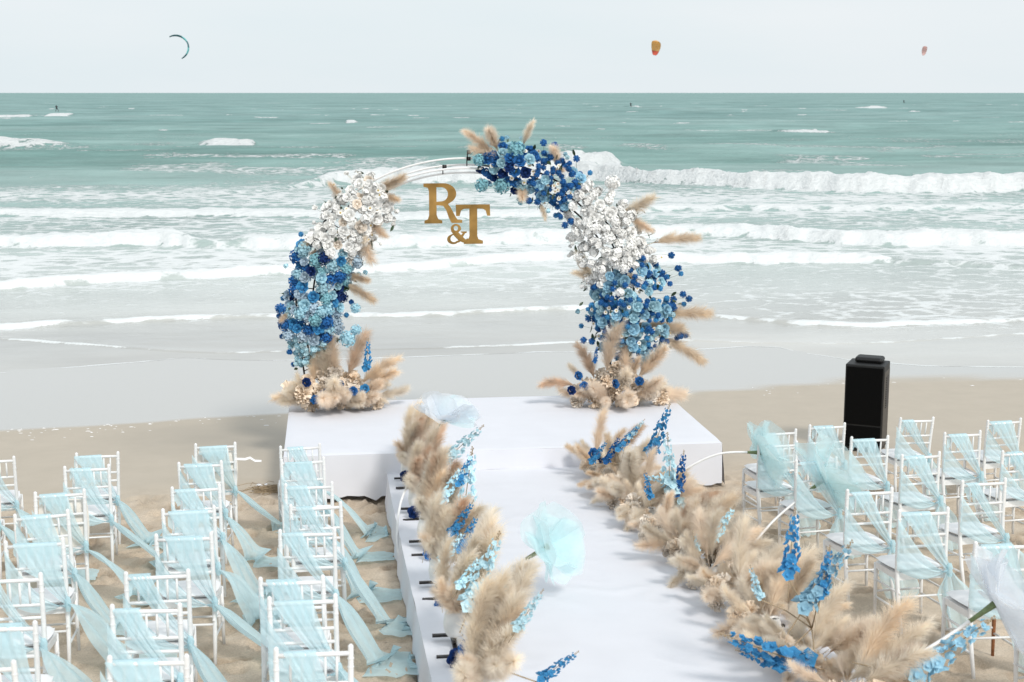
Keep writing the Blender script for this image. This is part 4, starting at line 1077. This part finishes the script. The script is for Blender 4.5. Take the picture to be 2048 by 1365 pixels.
# letters drawn in the zoomed picture's units (x right, y down) then scaled to metres
def to_m(L, k=.00124): return [((x - 948) * k, -(y - 915) * k) for x, y in L]
Rout = [(628, 622), (820, 622)] + arcp(820, 722, 122, 100, -90, 60, 14) + [(862, 822), (885, 850), (915, 905), (935, 945), (955, 972), (998, 975), (998, 1003), (895, 1003), (868, 950), (845, 880), (815, 838), (760, 832), (752, 832), (752, 925), (768, 965), (806, 978), (806, 1006), (634, 1006), (634, 978), (668, 965), (680, 925), (680, 700), (670, 665), (628, 655)]
Rin = [(752, 660), (800, 660)] + arcp(800, 727, 62, 67, -85, 85, 12) + [(752, 798)]
Tout = [(935, 826), (1264, 826), (1268, 936), (1238, 936), (1224, 885), (1195, 868), (1142, 866), (1142, 1130), (1152, 1160), (1196, 1176), (1196, 1206), (1010, 1206), (1012, 1176), (1055, 1160), (1066, 1130), (1066, 866), (1010, 868), (985, 885), (972, 936), (938, 936)]
Aout = arcp(934, 1056, 50, 46, 150, 375, 16) + [(958, 1092), (985, 1118), (1000, 1100), (980, 1092), (980, 1084), (1040, 1084), (1040, 1094), (1022, 1104), (1002, 1136), (1028, 1162), (1048, 1150), (1058, 1160), (1030, 1184), (1006, 1192), (975, 1180), (962, 1192)] + arcp(908, 1158, 60, 48, 40, 250, 16) + [(905, 1104), (886, 1080)]
Ain1 = arcp(934, 1052, 22, 24, 0, 330, 12)
Ain2 = [(910, 1118), (958, 1170)] + arcp(915, 1152, 34, 34, 40, 250, 10)
def build_letter(nm, loops):
    me = outline(nm, [to_m(L) for L in loops])
    return obj(nm, me, sign, (0, 0, 0), (R(90), 0, 0))
build_letter('letter_r', [Rout, Rin]); o = build_letter('letter_t', [Tout]); o.location.y = -.014; o = build_letter('ampersand', [Aout, Ain1, Ain2]); o.location.y = -.028
for px in (875, 950):
    a = aw(px, 372 if px < 900 else 412, .0); b = aw(px, 345 if px < 900 else 335, 0.0)
    mb = MB(); mb.tube([a, b], .0012, 4); child(sign, 'hanging_wire', mb, M['white_metal'])

# ------------------------------------------------------------------ flower stands along the runway
STY = [14.0, 12.65, 11.3, 9.95, 8.6, 7.35]
STR = [14.05, 13.35, 12.65, 11.95, 11.25, 10.55, 9.85, 9.15, 8.45, 7.75, 7.1]
NEAR = ['first', 'second', 'third', 'fourth', 'fifth', 'sixth', 'seventh', 'eighth', 'ninth', 'tenth', 'eleventh']
def pot_mesh():
    mb = MB(); mb.lathe([(.0, .0), (.055, .0), (.075, .03), (.085, .10), (.075, .17), (.06, .20), (.065, .22), (.052, .215), (.045, .15)], 18); return mb.mesh('pot', M['pot'])
POT = pot_mesh()
def bar(sx, sy, sz, nm='base_bar'):
    mb = MB(); mb.box(0, 0, 0, sx, sy, sz); return mb.mesh(nm, M['black'], False)
BARX, BARY, POST = bar(.20, .028, .016), bar(.03, .36, .016, 'base_spine'), None
mb = MB(); mb.tube([(0, 0, 0), (0, 0, .12)], .014, 8); POST = mb.mesh('stand_post', M['black'])
def put2(parent, name, me, w, d, s):
    """plume aligned to d, its droop turned towards +X (down wind)"""
    d = Vector(d).normalized(); x = Vector((1, -.1, -.1)); x = (x - d * x.dot(d)).normalized(); y = d.cross(x)
    q = Matrix((x, y, d)).transposed().to_quaternion() @ Quaternion((0, 0, 1), rnd.gauss(0, .5))
    return obj(name, me, parent, tuple(np.asarray(w, float) - np.array(parent.location)), q, s)
stands = {}
for side in 'LR':
    for i, y in enumerate(STY if side == 'L' else STR):
        x = RX0 + .19 if side == 'L' else RX1 - .30
        z = rz(y) + .008
        r = random.Random(i * 7 + ord(side))
        st = tag(empty('flower_stand', (x, y, z)), 'pampas and blue flower stand, %s from the stage, %s' % (NEAR[i], 'loudspeaker side of runway' if side == 'R' else 'runway edge away from loudspeaker'), 'flower stand', 'flower stands along the runway')
        stands[side, i] = st
        for dy in (-.18, .18): obj('base_bar', BARX, st, (-.03 if side == 'L' else .03, dy, .012))
        obj('base_spine', BARY, st, (0, 0, .012)); obj('stand_post', POST, st, (0, 0, .015))
        obj('pot', POT, st, (0, 0, .08 if side == 'L' else .02), None, .85 if side == 'L' else .55)
        top = np.array([x, y, z + (.26 if side == 'L' else .15)])
        if side == 'L':
            for k in range(9):
                a = r.uniform(-.9, .9); ln = r.uniform(.44, .62)
                d = (math.sin(a) * .24 + .06, r.gauss(0, .20), 1)
                put2(st, 'pampas_plume', r.choice(PL['pale'] + PL['tan'] + PL['pale'] + PL['brown'][:1]), top + np.array([r.gauss(.05, .06), r.gauss(0, .07), -.06]), d, ln)
            for k in range(6):
                a = r.uniform(0, 6.28)
                put2(st, 'pampas_plume', r.choice(BUN + PL['peach']), top + np.array([.08, 0, -.08]), (math.cos(a) * .6 + .15, math.sin(a) * .6, r.uniform(.2, .8)), r.uniform(.28, .38))
        else:
            for k in range(5):
                a = r.uniform(0, 6.28); tl = r.uniform(.3, .9)
                put2(st, 'pampas_plume', r.choice(PL['pale'] + PL['tan'] + PL['peach'] + PL['brown'][:1]), top + np.array([r.gauss(0, .06), r.gauss(0, .1), -.04]), (math.cos(a) * tl + .3, math.sin(a) * tl * .8, 1), r.uniform(.36, .58))
            for k in range(13):
                a = r.uniform(0, 6.28)
                put2(st, 'pampas_plume', r.choice(BUN + PL['peach'] + PL['tan'] + PL['pale']), top + np.array([math.cos(a) * .08, math.sin(a) * .12, -.03]), (math.cos(a) - .1, math.sin(a) - .25, r.uniform(-.2, .6)), r.uniform(.25, .38))
            for k in range(9):
                a = r.uniform(2.2, 5.6); q_ = r.uniform(.12, .24)
                put(st, 'dried_bloom', r.choice(RU), top + np.array([math.cos(a) * q_, math.sin(a) * q_, r.uniform(-.10, .02)]), (math.cos(a), math.sin(a) - .4, .5), r.uniform(.7, 1.1))
def spk(side, i, x0, y0, x1, y1, c, yd=-.26):
    i = min(i + 1, 5) if side == 'L' else (1, 3, 5, 9, 10)[i]
    st = stands[side, i]; yy = st.location.y + yd; p0, p1 = at_y(x0, y0, yy), at_y(x1, y1, yy); d = p1 - p0; L = float(np.linalg.norm(d))
    put(st, 'delphinium_spike', SPK[c], p0, d, L, 0)
    top = np.array(st.location) + np.array([0, 0, .28])
    mb = MB(); mb.tube([top, (top + p0) / 2 + np.array([0, 0, .02]), p0], .004, 5); child(st, 'flower_stalk', mb, M['stem_tan'])
for a in (('L', 0, 880, 932, 968, 850, 'ice'), ('L', 0, 875, 985, 915, 925, 'ice'), ('L', 1, 925, 1050, 945, 893, 'ice'), ('L', 1, 915, 975, 945, 905, 'azure'), ('L', 1, 905, 1060, 922, 990, 'ice'), ('L', 2, 918, 1108, 955, 1028, 'azure'), ('L', 3, 935, 1225, 1000, 1062, 'ice'), ('L', 4, 1030, 1265, 1087, 1178, 'ice'), ('L', 4, 1075, 1365, 1158, 1302, 'azure'),
          ('R', 0, 1232, 905, 1280, 848, 'azure'), ('R', 0, 1255, 880, 1290, 838, 'ice'), ('R', 0, 1300, 918, 1340, 806, 'azure'), ('R', 1, 1340, 995, 1335, 865, 'ice'), ('R', 1, 1354, 995, 1368, 900, 'royal'), ('R', 1, 1345, 960, 1283, 955, 'ice'), ('R', 1, 1350, 995, 1400, 1068, 'ice'), ('R', 2, 1443, 1130, 1444, 1086, 'royal'), ('R', 3, 1578, 1160, 1590, 1015, 'azure'), ('R', 3, 1600, 1230, 1705, 1080, 'sky'), ('R', 3, 1630, 1335, 1440, 1268, 'azure', -.3), ('R', 4, 1815, 1365, 1990, 1232, 'sky', -.1),
          ('L', 0, 850, 960, 905, 905, 'ice'), ('L', 1, 880, 1010, 925, 930, 'ice'), ('L', 2, 900, 1075, 948, 1000, 'azure'), ('L', 3, 915, 1180, 962, 1110, 'ice'), ('R', 0, 1210, 930, 1240, 870, 'royal'), ('R', 2, 1390, 1110, 1405, 1040, 'ice'), ('R', 3, 1520, 1200, 1500, 1130, 'ice'), ('R', 3, 1560, 1330, 1470, 1300, 'azure'),
          ('L', 1, 870, 1060, 895, 985, 'azure'), ('L', 2, 880, 1130, 930, 1060, 'ice'), ('L', 3, 955, 1250, 1020, 1160, 'ice'), ('R', 0, 1180, 930, 1215, 880, 'azure'), ('R', 1, 1300, 1000, 1290, 940, 'azure'), ('R', 2, 1420, 1090, 1470, 1010, 'ice'), ('R', 3, 1640, 1200, 1660, 1090, 'azure')):
    spk(*a)
def rs(side, i, px, py, c, s=1.1, yd=-.36):
    i = i if side == 'L' else min(2 * i, 10)
    st = stands[side, i]; w = at_y(px, py, st.location.y + yd); put(st, 'rose', RO[c][0], w, (rnd.gauss(0, .3) - .2, -1, .6), s)
for a in (('L', 0, 812, 955, 'navy', 1.2, -.1), ('L', 1, 828, 1026, 'navy', 1.1, -.1), ('L', 4, 915, 1320, 'navy', 1.2), ('L', 4, 938, 1300, 'royal', 1.2), ('L', 4, 928, 1335, 'royal', 1.2),
          ('R', 0, 1188, 908, 'royal'), ('R', 0, 1207, 916, 'navy'), ('R', 0, 1226, 912, 'navy'), ('R', 0, 1232, 972, 'azure', .8), ('R', 0, 1216, 1000, 'azure', 1.3), ('R', 0, 1226, 1005, 'royal', 1.1), ('R', 1, 1262, 1012, 'royal', 1.0), ('R', 1, 1297, 1053, 'royal', 1.4), ('R', 1, 1348, 1072, 'royal', 1.3), ('R', 2, 1404, 1138, 'royal', 1.4), ('R', 2, 1413, 1152, 'navy', 1.3), ('R', 2, 1422, 1143, 'royal', 1.2), ('R', 3, 1520, 1222, 'navy', .9), ('R', 1, 1320, 1062, 'navy', 1.2), ('R', 2, 1372, 1110, 'royal', 1.2), ('R', 3, 1490, 1190, 'royal', 1.2), ('R', 3, 1550, 1260, 'royal', 1.3), ('R', 4, 1640, 1330, 'navy', 1.2), ('L', 2, 860, 1105, 'royal', 1.1), ('L', 3, 885, 1210, 'royal', 1.1)):
    rs(*a)

# ------------------------------------------------------------------ giant organza flowers on bent stems
def organza(name, label, centre, y, width_px, axis, mat, path, green_len=.18, foot=None):
    c = at_y(*centre, y); k = width_px * y / FPX
    P0 = [at_y(px, py, yy) for px, py, yy in path]
    o = tag(empty(name, tuple(P0[0])), label, 'fabric flower', 'giant organza flowers')
    r = random.Random(int(centre[0]))
    ax = Vector(axis).normalized(); u, v, w = frame(ax)
    cal = Vector(c) - ax * k * .30
    for i in range(11):
        ring = i % 2; a = i * 2.4 + r.uniform(-.3, .3); tl = (.75, 1.25)[ring] + r.uniform(-.15, .2)
        dirr = (u * math.cos(a) + v * math.sin(a)) * math.sin(tl) + w * math.cos(tl); side = w.cross(dirr).normalized(); nn_ = dirr.cross(side)
        L = k * r.uniform(.52, .66); G = np.zeros((9, 11, 3)); ph = r.uniform(0, 6)
        for p_ in range(9):
            t_ = p_ / 8
            for q_ in range(11):
                s_ = q_ / 5 - 1; wd = L * .75 * math.sin(math.pi * (.06 + .60 * t_)) ** .7
                cup = .30 * L * (t_ ** 2) - .25 * L * t_
                G[p_, q_] = cal + dirr * L * t_ * (1 - .12 * s_ * s_) + side * wd * s_ + nn_ * (cup + (.03 * k) * math.sin(s_ * 6 + ph + 2 * t_) * t_ - .18 * L * s_ * s_ * t_)
        mb = MB(); mb.grid(G); child(o, 'petal', mb, M['tulle_head'] if (mat is M['tulle_white'] and y > 10 and i in (0, 5)) else mat)
    P1 = [Vector(p) for p in P0] + [cal]
    # smooth the stem
    S = []
    for i in range(len(P1) - 1):
        p0, p1, p2, p3 = P1[max(i - 1, 0)], P1[i], P1[i + 1], P1[min(i + 2, len(P1) - 1)]
        for j in range(8):
            t_ = j / 8; S.append(.5 * ((2 * p1) + (p2 - p0) * t_ + (2 * p0 - 5 * p1 + 4 * p2 - p3) * t_ * t_ + (3 * p1 - p0 - 3 * p2 + p3) * t_ ** 3))
    S.append(P1[-1])
    mb = MB(); mb.tube([tuple(p) for p in S], .011, 8); child(o, 'stem', mb, M['white_metal'])
    dirn = (S[-1] - S[-4]).normalized()
    mb = MB(); mb.tube([tuple(cal - dirn * green_len), tuple(cal - dirn * green_len * .5), tuple(cal + dirn * .02)], [.013, .016, .024], 8); child(o, 'calyx', mb, M['stem_green'])
    return o
organza('organza_flower', 'giant white fabric flower with aqua tip leaning over the runway by the stage', (900, 812), 13.2, 108, (.45, .1, 1), M['tulle_white'], [(772, 1168, 11.75), (800, 1140, 11.8), (794, 1075, 12.0), (803, 1000, 12.4), (840, 925, 12.8)])
organza('organza_flower', 'giant aqua fabric flower leaning over the middle of the white runway', (1125, 1085), 9.6, 142, (.75, -.5, .4), M['tulle_head'], [(890, 1260, 9.6), (940, 1195, 9.7), (1000, 1150, 9.8)])
organza('organza_flower', 'giant aqua fabric flower in front of the front-row chair beside the runway', (1550, 893), 12.5, 120, (1, .1, .35), M['tulle_head'], [(1320, 985, 12.5), (1370, 940, 12.5), (1440, 908, 12.5)], .12)
organza('organza_flower', 'giant aqua fabric flower rising on a slanted stem before the loudspeaker side chairs', (1678, 938), 11.6, 150, (.8, .1, .5), M['tulle_head'], [(1478, 1135, 11.3), (1510, 1085, 11.4), (1560, 1030, 11.5)], .16)
organza('organza_flower', 'giant white fabric flower hiding the chair with the bare brown leg', (2035, 1185), 7.6, 190, (.9, -.1, .5), M['tulle_white'], [(1740, 1395, 7.5), (1820, 1322, 7.55), (1900, 1270, 7.6)])

# ------------------------------------------------------------------ kite surfers far out
def kite(label, c, dist, R_m, a0, a1, tilt, cols, chord, view):
    ctr = at_y(c[0], c[1], dist)
    k = tag(empty('kite', tuple(ctr)), label, 'kite', 'kites over the sea')
    nseg = len(cols)
    rot = Euler((view[0], view[1], view[2])).to_matrix()
    for s in range(nseg):
        mbk_ = MB(); G = []
        n_ = 7
        for i in range(n_):
            t_ = (s + i / (n_ - 1)) / nseg; a = a0 + (a1 - a0) * t_
            ch = chord * (math.sin(math.pi * (.06 + .88 * t_)) ** .6)
            row = []
            for j in range(9):
                q = 2 * math.pi * j / 8; x = math.cos(q) * ch * .5; hgt = math.sin(q) * ch * .07 + .10 * ch * (1 - (2 * x / ch) ** 2)
                row.append(tuple(rot @ Vector(((R_m + hgt) * math.cos(a), x, (R_m + hgt) * math.sin(a)))))
            G.append(row)
        mbk_.grid(np.array(G)); obj('canopy_panel', mbk_.mesh('canopy_panel', cols[s]), k)
    return k
kd, kt, ko, kr, kp = (simple('kite_dark_teal', (.02, .12, .14), .6), simple('kite_teal', (.15, .48, .48), .6), simple('kite_orange', (1.0, .62, .28), .6, transl=.5), simple('kite_red', (.60, .09, .05), .6), simple('kite_pink', (.92, .66, .63), .6, transl=.6))
kite('dark teal crescent kite seen edge-on above the sea', (351, 96), 400, 3.3, R(118), R(-62), 0, [kd, kd, kt, kd, kt, kd], 2.2, (R(-12), 0, 0))
kite('orange kite with a red tip over the open sea', (1308, 104), 500, 3.6, R(80), R(-42), 0, [ko, ko, ko, ko, kr], 3.4, (R(10), R(-24), R(66)))
kite('small pink kite farthest out over the sea', (1848, 106), 670, 3.0, R(75), R(-42), 0, [kp, kp, kp, kp], 2.4, (R(10), R(-18), R(66)))
skinm = simple('wetsuit', (.012, .013, .016), .6)
boardm = simple('kite_board', (.5, .45, .35), .4)
def rider(label, px, py, blabel):
    d = at_z(px, py, SEA)
    z = SEA - .10
    me = bpy.data.meshes.new('person')
    V = [(0, 0, .88), (0, .04, 1.15), (.0, .08, 1.42), (0, .05, 1.56), (0, .04, 1.70), (-.22, .05, 1.40), (-.30, -.25, 1.22), (-.22, -.48, 1.25), (.22, .05, 1.40), (.30, -.25, 1.22), (.22, -.48, 1.25),
         (-.12, .02, .82), (-.26, -.22, .50), (-.34, .02, .10), (-.38, -.16, .05), (.12, .02, .82), (.26, -.22, .50), (.34, .02, .10), (.38, -.16, .05)]
    E_ = [(0, 1), (1, 2), (2, 3), (3, 4), (2, 5), (5, 6), (6, 7), (2, 8), (8, 9), (9, 10), (0, 11), (11, 12), (12, 13), (13, 14), (0, 15), (15, 16), (16, 17), (17, 18)]
    rad = [.15, .15, .17, .06, .11, .07, .05, .04, .07, .05, .04, .10, .075, .05, .05, .10, .075, .05, .05]
    me.from_pydata(V, E_, []); me.materials.append(skinm)
    o = obj('person', me, None, (float(d[0]), float(d[1]), z), (R(-8), 0, R(25)))
    md = o.modifiers.new('skin', 'SKIN')
    for i, r_ in enumerate(rad): me.skin_vertices[0].data[i].radius = (r_, r_)
    me.skin_vertices[0].data[0].use_root = True
    sb_ = o.modifiers.new('sub', 'SUBSURF'); sb_.levels = 1; sb_.render_levels = 1
    for pl_ in me.polygons: pl_.use_smooth = True
    tag(o, label, 'person', 'kite surfers')
    mb = MB(); G = np.zeros((9, 5, 3))
    for i in range(9):
        t_ = i / 4 - 1
        for j in range(5): G[i, j] = (t_ * .70, (j / 2 - 1) * .21 * (1 - .35 * t_ ** 4), .06 * t_ * t_)
    mb.grid(G); mb.grid(G[::-1] + np.array([0, 0, -.025]))
    tag(obj('kiteboard', mb.mesh('kiteboard', boardm), None, (float(d[0]), float(d[1]), z + .02), (0, 0, R(25))), blabel, 'board', 'kite boards')
rider('kite surfer in a dark wetsuit crouching above a splash under the teal kite', 114, 224, 'board under the kite surfer below the teal kite')
rider('kite surfer in a dark wetsuit beneath the orange kite', 1262, 216, 'board under the kite surfer below the orange kite')
rider('tiny dark-clad kite surfer beneath the pink kite', 1808, 208, 'board under the kite surfer below the pink kite')

# ------------------------------------------------------------------ litter by the stage corner
q = at_g(540, 985)
def put_straw():
    o = tag(empty('straw_heap', (float(q[0]), float(q[1]), ground_z(q[0], q[1]))), 'little heap of dry straw at the corner of the white stage', 'straw')
    r = random.Random(3); mb = MB()
    for i in range(120):
        a = r.uniform(0, 3.14); x, y = r.gauss(0, .10), r.gauss(.02, .07); L = r.uniform(.06, .16); zz = .01 + abs(r.gauss(0, .02))
        dx, dy = math.cos(a) * L, math.sin(a) * L * .6
        mb.tube([(x - dx, y - dy, zz), (x, y, zz + r.uniform(.005, .03)), (x + dx, y + dy, zz)], .0028, 4)
    obj('straw', mb.mesh('straw', M['stem_tan']), o)['kind'] = 'stuff'
put_straw()
q2 = at_g(524, 976)
mb = MB(); G = np.zeros((8, 8, 3))
for i in range(8):
    for j in range(8):
        G[i, j] = ((i / 7 - .5) * .15, (j / 7 - .5) * .10, .03 + .018 * math.sin(i * 1.7 + j * .8) * math.cos(j * 1.1) - .02 * (max(abs(i / 3.5 - 1), abs(j / 3.5 - 1)) > .95))
mb.grid(G); mb.grid(G[::-1] * [1, 1, .15])
tag(obj('paper_scrap', mb.mesh('paper_scrap', M['cushion']), None, (float(q2[0]), float(q2[1]), ground_z(q2[0], q2[1]))), 'crumpled white scrap lying on the sand by the straw', 'litter')
# a loose cushion ribbon flying from the upright pad of the front row
q3 = [at_y(px, py, 13.35) for px, py in ((470, 918), (490, 919), (500, 916), (510, 922), (523, 922))]
o = tag(empty('ribbon', tuple(q3[0])), 'white tie ribbon fluttering from the upright front-row seat pad', 'ribbon')
mb = MB(); G = np.array([[p + np.array([0, .01 * math.sin(i), .010]), p + np.array([0, -.01, -.008])] for i, p in enumerate(q3)]); mb.grid(G); child(o, 'band', mb, M['cushion'])

# flecks of dried sea foam and shell along the tide line
mb = MB(); r = random.Random(9)
for i in range(80):
    px = r.uniform(0, 560) if r.random() < .75 else r.uniform(1450, 2048)
    x = at_z(px, 850 if px < 700 else 760, -.2)[0]; y = float(wet_edge(x)) - abs(r.gauss(.05, .35)); z = ground_z(x, y)
    s = r.uniform(.004, .013); k = r.uniform(1, 3.5)
    mb.lathe([(s, 0), (s * .7, s * .35), (.001, s * .5)], 6, (0, 0, 0)); mb.v[-1] = mb.v[-1] * [k, 1, 1] + [x, y, z]
o = obj('shell_flecks', mb.mesh('shell_flecks', M['cushion'])); o['kind'] = 'stuff'; o['label'] = 'white shell and foam flecks along the tide line'; o['category'] = 'shells'
